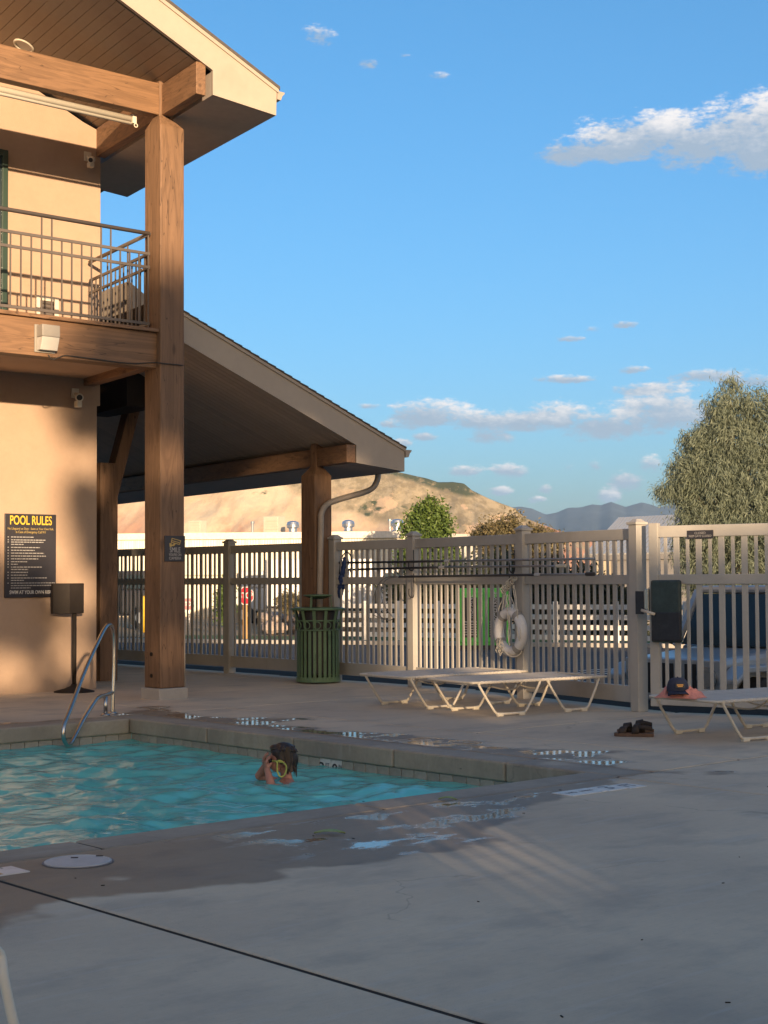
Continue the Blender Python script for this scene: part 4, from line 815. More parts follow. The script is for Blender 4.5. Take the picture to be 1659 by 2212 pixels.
# sandals: a pair side by side, toes pointing left
def sandal(label, heel, toe):
    heel, toe = Vector(heel), Vector(toe); t = thing('sandal', label, 'sandal', (heel + toe) / 2, 'pair of sandals on the deck'); d = (toe - heel); L = d.length; d.normalize(); s = Vector((0, 0, 1)).cross(d)
    wp = [(0, .026), (.03, .034), (.10, .036), (.17, .034), (.21, .042), (.25, .044), (.285, .034), (.30, .012)]; k = L / .30
    ring = [heel + d * (x * k) + s * w_ for x, w_ in wp] + [heel + d * (x * k) - s * w_ for x, w_ in reversed(wp)]
    q = MB(); n = len(ring); q.add([p for p in ring] + [p + Vector((0, 0, .032)) for p in ring], [tuple(range(n)), tuple(range(2 * n - 1, n - 1, -1))] + [(i, i + n, (i + 1) % n + n, (i + 1) % n) for i in range(n)]); q.build('sole', 'sandal_sole', t, bevel=.004)
    for x, hgt, ln, nm in ((.215, .062, .06, 'strap'), (.115, .085, .055, 'strap')):
        q = MB(); vs = []; m = 9
        for e in (-.5, .5):
            for j in range(m):
                a = math.pi * j / (m - 1); vs.append(heel + d * ((x + e * ln / .30 * .30 + .02 * math.cos(a)) * k) + s * (.042 * math.cos(a)) + Vector((0, 0, .028 + hgt * math.sin(a) * (1 - .12 * e))))
        q.add(vs, [(j, j + 1, m + j + 1, m + j) for j in range(m - 1)]); o = q.build(nm, 'sandal_strap', t, smooth=True); md = o.modifiers.new('t', 'SOLIDIFY'); md.thickness = .006
    q = MB(); vs = []; m = 9
    for zz in (.05, .085):
        for j in range(m): a = math.pi * j / (m - 1); vs.append(heel + d * (.10 * k - .10 * k * math.sin(a) + .01) + s * (.036 * math.cos(a)) + Vector((0, 0, zz + .02 * math.cos(a) ** 2)))
    q.add(vs, [(j, j + 1, m + j + 1, m + j) for j in range(m - 1)]); o = q.build('heel_strap', 'sandal_strap', t, smooth=True); md = o.modifiers.new('t', 'SOLIDIFY'); md.thickness = .005
a, b_ = G(1414, 1584), G(1330, 1585); sandal('brown open sandal, farther of the pair beside the lounger', a + np.array([.06, .06, 0]), b_ + np.array([.07, .04, 0])); a, b_ = G(1412, 1592), G(1327, 1590); sandal('brown open sandal, nearer of the pair beside the lounger', a, b_)

# pool hand rail
hb = G(231, 1545); hd = np.array([-.766, -.643, 0]); hn = np.array([hd[1], -hd[0], 0]); hk = hn @ hb
HP = lambda x, y: pl(x, y, hn, hk)
hr = thing('pool_handrail', 'bent stainless steel handrail at the far corner of the pool', 'handrail', hb); rt_ = .021
up_pts = [(243, 1548), (244, 1500), (246, 1440), (246, 1385), (243, 1358), (236, 1350), (228, 1356), (215, 1380), (185, 1445), (155, 1525), (141, 1560), (137, 1580), (138, 1596), (144, 1608), (151, 1607), (158, 1598), (180, 1555), (205, 1515), (214, 1506), (226, 1502), (242, 1496)]
q = MB(); pts = [HP(x, y) for x, y in up_pts]; pts[0][2] = 0; q.tube(smooth_path(pts, 5), rt_, 12); q.build('rail', 'steel', hr, smooth=True)
b2 = HP(228, 1504); q = MB(); q.tube([b2, (b2[0], b2[1], 0)], rt_, 12); q.build('leg', 'steel', hr, smooth=True)
for p in (pts[0], b2):
    q = MB(); q.lathe([(0, .0), (.05, .0), (.048, .012), (.03, .02), (0, .02)], (p[0], p[1], .001), 20); q.build('escutcheon', 'steel', hr, smooth=True)
# rail tube at the photo's lower left edge
pts = [G(-30, 2040, .30), G(0, 2062, .26), G(8, 2110, .2), G(20, 2170, .12), G(30, 2215, .06), G(38, 2245, .012)]
q = MB(); q.tube(smooth_path(pts, 5), .016, 12); solo(q, 'tube_rail', 'white_paint', 'pale curved tube rail standing on the deck near the lower left corner', 'rail', smooth=True)
# skimmer lid
c = (G(97, 1863) + G(240, 1863)) / 2; r = .5 * np.linalg.norm(G(97, 1863) - G(240, 1863)); t = thing('skimmer_lid', 'round pale grey skimmer lid set in the wet deck', 'lid', (c[0], c[1], 0)); Lc = Vector((c[0], c[1], 0))
q = MB(); q.lathe([(0, .002), (r, .002), (r, .008), (r - .008, .011), (r - .012, .008), (0, .009)], Lc, 40); q.build('cover', 'lid_grey', t)
q = MB(); q.lathe([(r + .002, .0015), (r + .01, .0015), (r + .01, .005), (r + .002, .005)], Lc, 40, cap=False); q.build('collar', 'ink_worn', t)
for px, py in ((137 + 24, 1857), (137 + 78, 1853)):
    p = G(px, py); q = MB(); q.box((p[0], p[1], .0105), (.035, .014, .003), R_(-40)); q.build('finger_slot', 'ink', t)
# depth marker tiles in the deck, and the numerals on the waterline tiles
tlab = [('white depth marker tiles with worn letters in the deck by the pool corner', (7.405, 6.592), 3)]
t = thing('depth_marker', 'worn white deck tiles with letters near the pool corner', 'deck marker', (7.75, 6.57, 0))
for i, (xa, xb, y0) in enumerate(((7.40, 7.735, 6.592), (7.742, 7.925, 6.584), (7.93, 8.10, 6.562))):
    q = MB(); q.span(xa, xb, y0 - .092, y0 + .092, -.004, .005); to = q.build('tile', 'tile_white', t, bevel=.002)
    for body, x, s_, xs_ in (((('NO', xa + .09, .06, 1.), ('DIVING', xa + .23, .045, .8)),) + ((('3', xa + .09, .17, 1.2),),) + ((('FT', xa + .085, .15, .7),),))[i]:
        text(body, 'lettering', 'ink_worn', to, (x, y0, .0062), (1, 0, 0), (0, 1, 0), s_, xs_, ext=.0004)
t = thing('depth_marker', 'white deck tile with ochre symbol beside the round skimmer lid', 'deck marker', (3.55, 6.71, 0)); q = MB(); q.span(3.28, 3.65, 6.615, 6.80, -.004, .005); to = q.build('tile', 'tile_white', t, bevel=.002)
q = MB(); q.span(3.40, 3.52, 6.632, 6.72, .004, .0062); q.build('symbol', 'ochre', to); q = MB(); q.span(3.41, 3.50, 6.626, 6.640, .005, .0066); q.build('symbol_mark', 'ink', to)
text('3 FT', 'lettering', 'ink_worn', to, (3.555, 6.765, .0062), (1, 0, 0), (0, 1, 0), .045, .9, ext=.0004)
xt = 8.4155; ym = ymark
zc_ = PX(697, 1651, xt)[2] - .012
dm = thing('waterline_marker', 'black 3 FT 0 IN lettering on white waterline tiles behind the child', 'depth marker', (xt, ym, -.2))
for body, px, s_, xs_, dz_ in (('3', 695, .125, 1.25, 0), ('FT', 707, .05, 1., .028), ('0', 723, .125, 1.25, 0), ('IN', 735, .05, 1., .028)):
    p = PX(px, 1651, xt); text(body, 'lettering', 'ink', dm, (xt, p[1], zc_ + dz_ - .02), (0, -1, 0), (0, 0, 1), s_, xs_, ext=.0006, bold=.002 if s_ > .1 else 0)
# fallen leaves and specks
def leaf(px, py, L, ang, label):
    p = Vector(G(px, py, .006)); q = MB(); d = Vector((math.cos(ang), math.sin(ang), 0)); s = Vector((-d.y, d.x, 0)); vs = []; n = 9
    for i in range(n):
        u = i / (n - 1); w_ = .2 * L * math.sin(math.pi * min(1, u * 1.02)) ** .8; c = p + d * (L * (u - .5)) + Vector((0, 0, .012 * math.sin(math.pi * u)))
        vs += [c + s * w_ + Vector((0, 0, .008)), c, c - s * w_ + Vector((0, 0, .006))]
    q.add(vs, [f for i in range(n - 1) for f in ((3 * i, 3 * i + 1, 3 * i + 4, 3 * i + 3), (3 * i + 1, 3 * i + 2, 3 * i + 5, 3 * i + 4))])
    o = solo(q, 'fallen_leaf', 'leaf_fallen', label, 'leaf', 'fallen leaves on the deck', smooth=True); md = o.modifiers.new('t', 'SOLIDIFY'); md.thickness = .0012
leaf(712, 1801, .17, R_(-44), 'pale green leaf lying on the wet deck in front of the pool'); leaf(967, 1728, .12, R_(-60), 'small pale leaf on the coping near the pool corner')
q = MB(); rr_ = random.Random(2)
for px, py in [(677, 1806), (1112, 1721), (1340, 1747), (1597, 1852), (1210, 1707), (163, 2306 / 1.2152), (222, 2325 / 1.2152), (1660 / 1.0, 1700)] + [(rr_.uniform(100, 1640), rr_.uniform(1560, 2200)) for _ in range(12)]:
    p = G(px, py); a = rr_.uniform(0, 3); l = rr_.uniform(.006, .020); q.box((p[0], p[1], .002), (l, l * .28, .003), a)
tag(solo(q, 'leaf_litter', 'debris', 'scattered dark specks on the concrete deck', 'litter'), kind='stuff')

# ================================================================== PERSON in the pool
def remesh(mb, voxel, name, m, parent, smooth=2):
    me = bpy.data.meshes.new('tmp'); me.from_pydata(mb.v, [], mb.f); o = bpy.data.objects.new('tmp', me); C.objects.link(o)
    md = o.modifiers.new('r', 'REMESH'); md.mode = 'VOXEL'; md.voxel_size = voxel
    md = o.modifiers.new('s', 'SMOOTH'); md.iterations = smooth; md.factor = .5
    dg = bpy.context.evaluated_depsgraph_get(); me2 = bpy.data.meshes.new_from_object(o.evaluated_get(dg)); bpy.data.objects.remove(o); me2.name = name; me2.materials.clear(); me2.materials.append(MATS[m])
    me2.polygons.foreach_set('use_smooth', [True] * len(me2.polygons)); o = bpy.data.objects.new(name, me2); C.objects.link(o); attach(o, parent); return o
pc = G(618, 1686, WZ); base = Vector((pc[0], pc[1], WZ + .022)); t = thing('person', 'dark haired child standing in the pool holding swim goggles to the face', 'person', base)
fx = Vector((-.80, .60, 0)).normalized(); fy = Vector((-.60, -.80, 0)).normalized(); fz = Vector((0, 0, 1))        # facing the photo's left, near side towards the camera
def L3(x, y, z): return base + fx * x + fy * y + fz * z
def cap_(mb, a, b_, ra, rb, n=8):
    A, B = L3(*a), L3(*b_); mb.tube([A + (B - A) * k / n for k in range(n + 1)], [ra + (rb - ra) * k / n for k in range(n + 1)], 14); mb.ell(A, (ra,) * 3); mb.ell(B, (rb,) * 3)
axm = Matrix((fx, fy, fz)).transposed()
bd = MB(); HC = (.035, 0, .165)
bd.ell(L3(.0, 0, -.38), (.095, .135, .30), ax=axm); bd.ell(L3(-.005, 0, -.075), (.075, .15, .085), ax=axm); bd.ell(L3(0, .13, -.075), (.05, .055, .055), ax=axm); bd.ell(L3(0, -.13, -.075), (.05, .055, .055), ax=axm)
cap_(bd, (-.01, 0, -.03), (.012, 0, .09), .045, .044)
bd.ell(L3(*HC), (.092, .074, .100), ax=axm); bd.ell(L3(.085, 0, .115), (.050, .052, .062), ax=axm); bd.ell(L3(.075, 0, .075), (.038, .044, .030), ax=axm)   # skull, face, chin
bd.ell(L3(.138, 0, .122), (.020, .013, .022), ax=axm); bd.ell(L3(.118, 0, .088), (.020, .022, .010), ax=axm); bd.ell(L3(.012, .076, .128), (.020, .010, .030), ax=axm); bd.ell(L3(.012, -.076, .128), (.020, .010, .030), ax=axm)
for s, el_, wr in ((1, (.115, .155, -.055), (.150, .085, .075)), (-1, (.21, -.15, .0), (.165, -.075, .090))):
    cap_(bd, (.01, s * .14, -.08), el_, .042, .034); cap_(bd, el_, wr, .036, .025)
    hx, hy, hz = wr; bd.ell(L3(hx + .004, hy - s * .012, hz + .038), (.022, .034, .040), ax=axm)
    for k in range(4):
        y_ = hy - s * (.040 - k * .020); ln = (.030, .036, .034, .026)[k]; z_ = hz + .066
        cap_(bd, (hx + .006, y_, z_ - .006), (hx - .002, y_ - s * .010, z_ + ln * .6), .0105, .0095, 3); cap_(bd, (hx - .002, y_ - s * .010, z_ + ln * .6), (hx - .022, y_ - s * .018, z_ + ln * 1.05), .0095, .008, 3)
    cap_(bd, (hx - .008, hy + s * .012, hz + .020), (hx - .032, hy + s * .002, hz + .052), .012, .009, 4)
bo = remesh(bd, .0048, 'body', 'skin', t, 3)
hb_ = MB(); hb_.ell(L3(.018, 0, .195), (.104, .088, .088), ax=axm); hb_.ell(L3(-.035, 0, .140), (.065, .078, .085), ax=axm); hb_.ell(L3(.085, 0, .238), (.045, .055, .028), ax=axm)
rr_ = random.Random(9)
for i in range(150):                                     # wet locks hanging down the back and sides
    a = rr_.uniform(-2.5, 2.5) + math.pi; x, y = math.cos(a) * .085 + .01, math.sin(a) * .082; z0 = .20 + rr_.uniform(-.02, .05); ln = rr_.uniform(.10, .185) * (1. if x < .0 else .5)
    cap_(hb_, (x * .92 + .004, y * .95, z0), (x * 1.06 - .006, y * 1.04 + rr_.uniform(-.012, .012), z0 - ln), .0095, .0035, 5)
for i in range(80):
    a = rr_.uniform(0, 6.28); r = rr_.uniform(.0, .075); cap_(hb_, (.02 + math.cos(a) * r, math.sin(a) * r, .272 - r * .35), (.02 + math.cos(a) * (r + .05), math.sin(a) * (r + .04), .262 - r * .75), .010, .004, 3)
remesh(hb_, .0042, 'hair', 'hair', t, 1)
gg = MB(); gg.ell(L3(.128, .033, .142), (.020, .030, .022), ax=axm); gg.ell(L3(.128, -.033, .142), (.020, .030, .022), ax=axm); gg.tube([L3(.140, .02, .142), L3(.146, 0, .144), L3(.140, -.02, .142)], .006, 6); gl_ = gg.build('goggles', 'goggle', t, smooth=True)
q = MB(); q.tube(smooth_path([L3(*p) for p in ((.075, .100, .140), (.050, .108, .138), (.020, .108, .130), (.000, .108, .098), (.008, .112, .050), (.035, .115, .022), (.062, .115, .040), (.072, .112, .085), (.070, .108, .125))], 5, True), .0065, 8, closed=True); q.build('strap', 'goggle_strap', gl_, smooth=True)
q = MB(); q.tube(smooth_path([L3(*p) for p in ((.110, .06, .142), (.085, .092, .142), (.055, .112, .150), (.030, .112, .140))], 5), .006, 8); q.build('strap', 'goggle_strap', gl_, smooth=True)

# ================================================================== BEYOND THE FENCE
def frame2(px, d):                                        # a place beyond the fence: point, rightward and away directions
    c = FAR(px, HOR, d); return np.array([c[0], c[1], 0]), _r.copy(), _h.copy()
def zat(py, d): return EYE + (HOR - py) * d / F
ZG = -.55
# warehouse: ribbed panels, trim, roof units
d0 = 84.; t = thing('warehouse', 'long low cream metal warehouse with roof vents below the hill', 'building', FAR(480, HOR, d0))
wa, wb = FAR(120, HOR, d0), FAR(912, HOR, d0 - 6); wz = zat(1157, d0); dirw = (wb - wa); Lw = np.linalg.norm(dirw[:2]); dirw = dirw / Lw; nw = np.array([dirw[1], -dirw[0], 0]); nw = nw if nw @ _h < 0 else -nw
q = MB(); bk = -nw * 22; q.hexa([wa + [0, 0, ZG - .1 - EYE], wb + [0, 0, ZG - .1 - EYE], wb + bk + [0, 0, ZG - .1 - EYE], wa + bk + [0, 0, ZG - .1 - EYE]], [wa + [0, 0, wz - EYE], wb + [0, 0, wz - EYE], wb + bk + [0, 0, wz + .35 - EYE], wa + bk + [0, 0, wz + .35 - EYE]]); q.build('shell', 'warehouse_wall', t)
npan = 26
for k in range(npan):
    a = wa + dirw * Lw * (k + .03) / npan; b_ = wa + dirw * Lw * (k + .97) / npan; q = MB(); zz0, zz1 = ZG, wz - .3
    ribs = []
    for j in range(5):
        for u, o_ in ((0, .04), (.62, .04), (.7, .09), (.92, .09)): ribs.append(((j + u) / 5, o_))
    ribs.append((1, .04)); n = len(ribs); vs = []
    for z in (zz0, zz1): vs += [a + (b_ - a) * u + nw * o_ + [0, 0, z - EYE] for u, o_ in ribs]
    q.add(vs, [(i, i + 1, n + i + 1, n + i) for i in range(n - 1)]); q.build('panel', 'warehouse_wall', t)
q = MB(); q.bar(wa + nw * .08 + [0, 0, wz - .1 - EYE], wb + nw * .08 + [0, 0, wz - .1 - EYE], .22, .34); q.build('roof_trim', 'trim_white', t)
q = MB(); q.bar(wa + nw * .13 + [0, 0, zat(1243, d0) - EYE], wb + nw * .13 + [0, 0, zat(1243, d0) - EYE], .05, .06); q.build('conduit', 'unit_beige', t)
def roofp(px, dd=3.):                                     # point on the warehouse roof seen at photo column px
    k = (px - 120) / (912 - 120); p = wa + dirw * Lw * k + (-nw) * dd; return np.array([p[0], p[1], wz + .03])
for px in (618, 737, 840):
    v = roofp(px, 2.); tv = thing('roof_vent', {618: 'leftmost shiny turbine vent, beside the beige roof unit', 737: 'middle shiny turbine vent, just right of the porch post', 840: 'rightmost shiny turbine vent, beside a thin roof pipe'}[px], 'roof vent', v, 'turbine vents on the warehouse roof')
    q = MB(); q.lathe([(.38, -.1), (.38, .10), (.22, .16), (.22, .32)], v, 18); q.build('base', 'galvanised', tv, smooth=False)
    q = MB(); q.lathe([(.22, .32), (.33, .38), (.345, .52), (.30, .66), (.16, .72), (0, .74)], v, 22); q.build('head', 'galvanised', tv, smooth=False)
for px, w_, h_, lab in ((556, .95, 1.05, 'square beige air unit on the warehouse roof'), (382, .8, .9, 'square beige air unit on the roof, left of the timber post')):
    v = roofp(px, 3.5); tv = thing('roof_unit', lab, 'air unit', v, 'beige air units on the warehouse roof'); q = MB(); q.box((v[0], v[1], v[2] + h_ / 2), (w_, w_ * .8, h_), math.atan2(dirw[1], dirw[0]) - R_(12)); q.build('casing', 'unit_beige', tv, bevel=.02)
    q = MB(); q.box((v[0], v[1], v[2] + .03), (w_ + .3, w_ + .1, .1), math.atan2(dirw[1], dirw[0]) - R_(12)); un = q.build('curb', 'galvanised', tv)
    for k in range(5): q = MB(); c = np.array([v[0], v[1], v[2] + .2 + k * .15]) + nw * (w_ * .42); q.box(c, (w_ * .8, .05, .04), math.atan2(dirw[1], dirw[0]) - R_(12)); q.build('louvre', 'unit_beige', tv)
for px, h_, lab in ((530, .62, 'short pipe vent on the warehouse roof left of the air unit'), (825, .62, 'thin pipe vent on the warehouse roof beside the rightmost turbine vent')):
    v = roofp(px, 2.); q = MB(); q.lathe([(.06, -.1), (.06, h_), (.10, h_), (.10, h_ + .12), (0, h_ + .12)], v, 12); solo(q, 'roof_pipe', 'galvanised', lab, 'roof pipe', 'pipes on the warehouse roof')
# retaining wall of boulders, trucks, signs
rr_ = random.Random(21)
rw = thing('rock_wall', 'low retaining wall of pale boulders across the car park', 'rock wall', FAR(620, HOR, 54))
for k in range(34):
    px = 575 + k * 5.4 + rr_.uniform(-3, 3); d = 54 + rr_.uniform(-.6, .8); z = ZG + .25 + rr_.choice([0, .32]) ; c = FAR(px, HOR, d); q = MB(); r = rr_.uniform(.16, .34)
    ax = Matrix.Rotation(rr_.uniform(0, 6), 3, 'Z') @ Matrix.Rotation(rr_.uniform(-.4, .4), 3, 'X'); q.ell((c[0], c[1], z), (r * 1.25, r, r * .8), 8, 5, ax); q.build('boulder', 'rock', rw)
q = MB(); c0, c1 = FAR(560, HOR, 56), FAR(800, HOR, 56); q.bar((c0[0], c0[1], ZG + .3), (c1[0], c1[1], ZG + .3), 1.6, .9); q.build('bank', 'dirt', rw)
def sign(px, py, d, size, lab, yaw, postm):
    c = FAR(px, HOR, d); z = zat(py, d); t = thing('stop_sign', lab, 'stop sign', (c[0], c[1], ZG), 'stop signs beyond the fence'); f = (-_h * math.cos(yaw) + _r * math.sin(yaw)); s = np.array([-f[1], f[0], 0]); s = s if s @ _r > 0 else -s
    def oct_(r, m, nm, o_):
        q = MB(); pts = [(r * math.cos(R_(22.5 + 45 * i)), r * math.sin(R_(22.5 + 45 * i))) for i in range(8)]; q.prism(pts, lambda a, b_, k: np.array([c[0], c[1], z]) + s * a + f * (o_ + .02 * k) + np.array([0, 0, b_])); return q.build(nm, m, t)
    oct_(size / 2, 'sign_white', 'border', .04); oct_(size * .455, 'stop_red', 'face', .045)
    text('STOP', 'lettering', 'sign_white', t, tuple(np.array([c[0], c[1], z]) + f * .075), tuple(s), (0, 0, 1), size * .42, .8, bold=size * .008)
    q = MB(); q.box((c[0], c[1], (ZG - .1 + z - size * .3) / 2), (.11, .11, z - size * .3 - ZG + .1), math.atan2(s[1], s[0])); q.build('post', postm, t)
sign(529, 1285, 49., .62, 'red stop sign on a wooden post seen through the fence', R_(38), 'post_wood'); sign(406, 1302, 70., .62, 'small distant stop sign just right of the timber post', R_(10), 'galvanised')
def truck(px, d, L, H_, lab, body, yaw, nm='box_truck'):
    c = FAR(px, HOR, d); t = thing(nm, lab, 'truck', (c[0], c[1], ZG), 'trucks parked beyond the fence'); rz = math.atan2(_r[1], _r[0]) + yaw; M = Matrix.Rotation(rz, 3, 'Z'); B = Vector((c[0], c[1], ZG))
    bx = lambda x0, x1, y0, y1, z0, z1, n_, m, bev=.03: (lambda q: (q.box(B + M @ Vector(((x0 + x1) / 2, (y0 + y1) / 2, (z0 + z1) / 2)), (x1 - x0, y1 - y0, z1 - z0), rz), q.build(n_, m, t, bevel=bev))[1])(MB())
    bx(-L / 2, L / 2 - 1.9, -1.1, 1.1, .9, H_, 'cargo_box', body); bx(L / 2 - 1.8, L / 2, -1.0, 1.0, .6, 1.55, 'cab', body, .1); bx(L / 2 - 1.75, L / 2 - .6, -.95, .95, 1.56, 2.3, 'cab_top', body, .1)
    bx(L / 2 - .63, L / 2 - .55, -.85, .85, 1.62, 2.2, 'windscreen', 'glass_dark', .01); bx(L / 2 - 1.5, L / 2 - .8, -.97, -.94, 1.6, 2.15, 'side_window', 'glass_dark', .01); bx(-L / 2, L / 2, -.5, .5, .5, .89, 'chassis', 'truck_dark', .02)
    for x in (-L / 2 + 1.1, L / 2 - .9):
        for y in (-.95, .95):
            q = MB(); p = B + M @ Vector((x, y, .45)); a = M @ Vector((0, .14, 0)); q.tube([p - a, p + a], .45, 16); w_ = q.build('wheel', 'tyre', t); q = MB(); q.tube([p - a * 1.05, p + a * 1.05], .22, 12); q.build('rim', 'galvanised', w_)
truck(742, 60, 6., 2.7, 'white box truck parked beyond the fence right of the porch post', 'truck_white', R_(6)); truck(618, 66, 5., 2.4, 'white box truck behind the boulders left of the porch post', 'truck_white', R_(170))
truck(240, 62, 5., 2.3, 'dark truck beyond the fence behind the pool handrail', 'truck_dark', R_(-10))
c = FAR(313, HOR, 57); q = MB(); q.lathe([(.12, 0), (.12, 1.25), (.10, 1.33), (0, 1.36)], (c[0], c[1], ZG), 14); solo(q, 'bollard', 'bollard_yellow', 'yellow bollard beyond the fence left of the timber post', 'bollard', smooth=True)
# white rail fence on the far kerb
wf = thing('rail_fence', 'long white rail fence across the car park behind the pool fence', 'fence', FAR(1000, HOR, 45)); nd = [(700, 48.5), (787, 47.6), (862, 47.), (945, 46.3), (1040, 45.6), (1135, 44.8), (1199, 44.2), (1330, 43.4), (1480, 42.6), (1640, 41.8)]
for i, (px, d) in enumerate(nd):
    c = FAR(px, HOR, d); q = MB(); q.box((c[0], c[1], ZG + .62), (.14, .14, 1.26), math.atan2(_r[1], _r[0])); q.build('post', 'white_vinyl', wf, bevel=.01)
    if i + 1 < len(nd):
        e = FAR(nd[i + 1][0], HOR, nd[i + 1][1])
        for k in range(4): z = ZG + .22 + k * .29; q = MB(); q.bar((c[0], c[1], z), (e[0], e[1], z), .05, .14); q.build('rail', 'white_vinyl', wf)
# green steel exchange cabinet, doors with lettering
d1 = 42.5; gb = thing('storage_cabinet', 'bright green lettered steel cabinet standing on the far side of the car park', 'cabinet', FAR(1045, HOR, d1)); c = FAR(1042, HOR, d1); c[2] = 0; sx = _r.copy(); fy_ = -_h
zb_, zt_ = ZG, zat(1272, d1); W2 = 56 * d1 / F
def gbx(a0, a1, o0, o1, z0, z1, nm, m, par=gb): 
    q = MB(); P8 = lambda z: [c + sx * a0 + fy_ * o0 + [0, 0, z], c + sx * a1 + fy_ * o0 + [0, 0, z], c + sx * a1 + fy_ * o1 + [0, 0, z], c + sx * a0 + fy_ * o1 + [0, 0, z]]; q.hexa(P8(z0), P8(z1)); return q.build(nm, m, par, bevel=.012)
gbx(-W2, W2, -.7, 0, zb_ + .08, zt_, 'body', 'box_green'); gbx(-W2 + .02, W2 - .02, -.65, -.02, zb_ - .06, zb_ + .079, 'plinth', 'truck_dark')
for a0, a1 in ((-W2 + .05, -.03), (.03, W2 - .05)):
    dr = gbx(a0, a1, 0.002, .03, zb_ + .16, zt_ - .08, 'door', 'box_green')
    gbx(a0 + .14, a1 - .12, .031, .04, zb_ + .3, zt_ - .25, 'vent_panel', 'box_vent', dr)
    for k in range(6): gbx(a0 + .16, a1 - .14, .041, .052, zb_ + .36 + k * .07, zb_ + .39 + k * .07, 'slat', 'galvanised', dr)
    pos = c + sx * ((a0 + a1) / 2) + fy_ * .05 + np.array([0, 0, zt_ - .55])
for a_, body in ((-.33, 'PROPANE'), (.38, 'EXCHANGE')):
    pos = c + sx * a_ + fy_ * .056 + np.array([0, 0, (zb_ + zt_) / 2 + .28]); text(body, 'lettering', 'letter_white', gb, tuple(pos), (0, 0, 1), tuple(-sx), .17, 1., ext=.002)
# metal roofed shed on the right
d2 = 66.; sh_ = thing('shed', 'low building with pale ribbed metal roof behind the gate', 'building', FAR(1380, HOR, d2)); ea, eb_ = FAR(1262, HOR, d2), FAR(1660, HOR, d2 - 8); ze = zat(1203, d2); zr_ = zat(1128, d2) + .35
ra, rb_ = FAR(1338, HOR, d2 + 7), FAR(1700, HOR, d2 - 1)
q = MB(); pt = lambda p, z: np.array([p[0], p[1], z]); q.hexa([pt(ea + (eb_ - ea) * .04, ZG - .1), pt(eb_, ZG - .1), pt(rb_ + _h * 8, ZG - .1), pt(ra + _h * 8, ZG - .1)], [pt(ea + (eb_ - ea) * .04, ze - .15), pt(eb_, ze - .15), pt(rb_ + _h * 8, ze - .15), pt(ra + _h * 8, ze - .15)]); q.build('wall', 'shed_wall', sh_)
nb = 46
for k in range(nb):
    u0, u1 = k / nb, (k + .86) / nb; A, B, Cc, D = ea + (eb_ - ea) * u0, ea + (eb_ - ea) * u1, ra + (rb_ - ra) * u1, ra + (rb_ - ra) * u0; q = MB(); q.hexa([pt(A, ze), pt(B, ze), pt(Cc, zr_), pt(D, zr_)], [pt(A, ze + .07), pt(B, ze + .07), pt(Cc, zr_ + .07), pt(D, zr_ + .07)]); q.build('roof_rib', 'metal_roof', sh_)
q = MB(); q.add([pt(ea, ze - .01), pt(eb_, ze - .01), pt(rb_, zr_ - .01), pt(ra, zr_ - .01), pt(ra + _h * 8, ze - .01), pt(rb_ + _h * 8, ze - .01)], [(0, 1, 2, 3), (3, 2, 5, 4), (0, 3, 4)]); q.build('roof', 'metal_roof', sh_, fix=False)
q = MB(); q.bar(pt(ea - _h * .05, ze - .1), pt(eb_ - _h * .05, ze - .1), .1, .22); q.build('eave_board', 'shed_wall', sh_)
for px in (1300, 1334): 
    a = FAR(px - 10, HOR, d2 - 1.2); b_ = FAR(px + 18, HOR, d2 - 1.6); q = MB(); q.bar(pt(a, (ZG + ze) / 2), pt(b_, (ZG + ze) / 2), .06, ze - ZG - .5); q.build('door', 'shed_lit', sh_)  # panels carry the wall tone with warm sunlight painted in

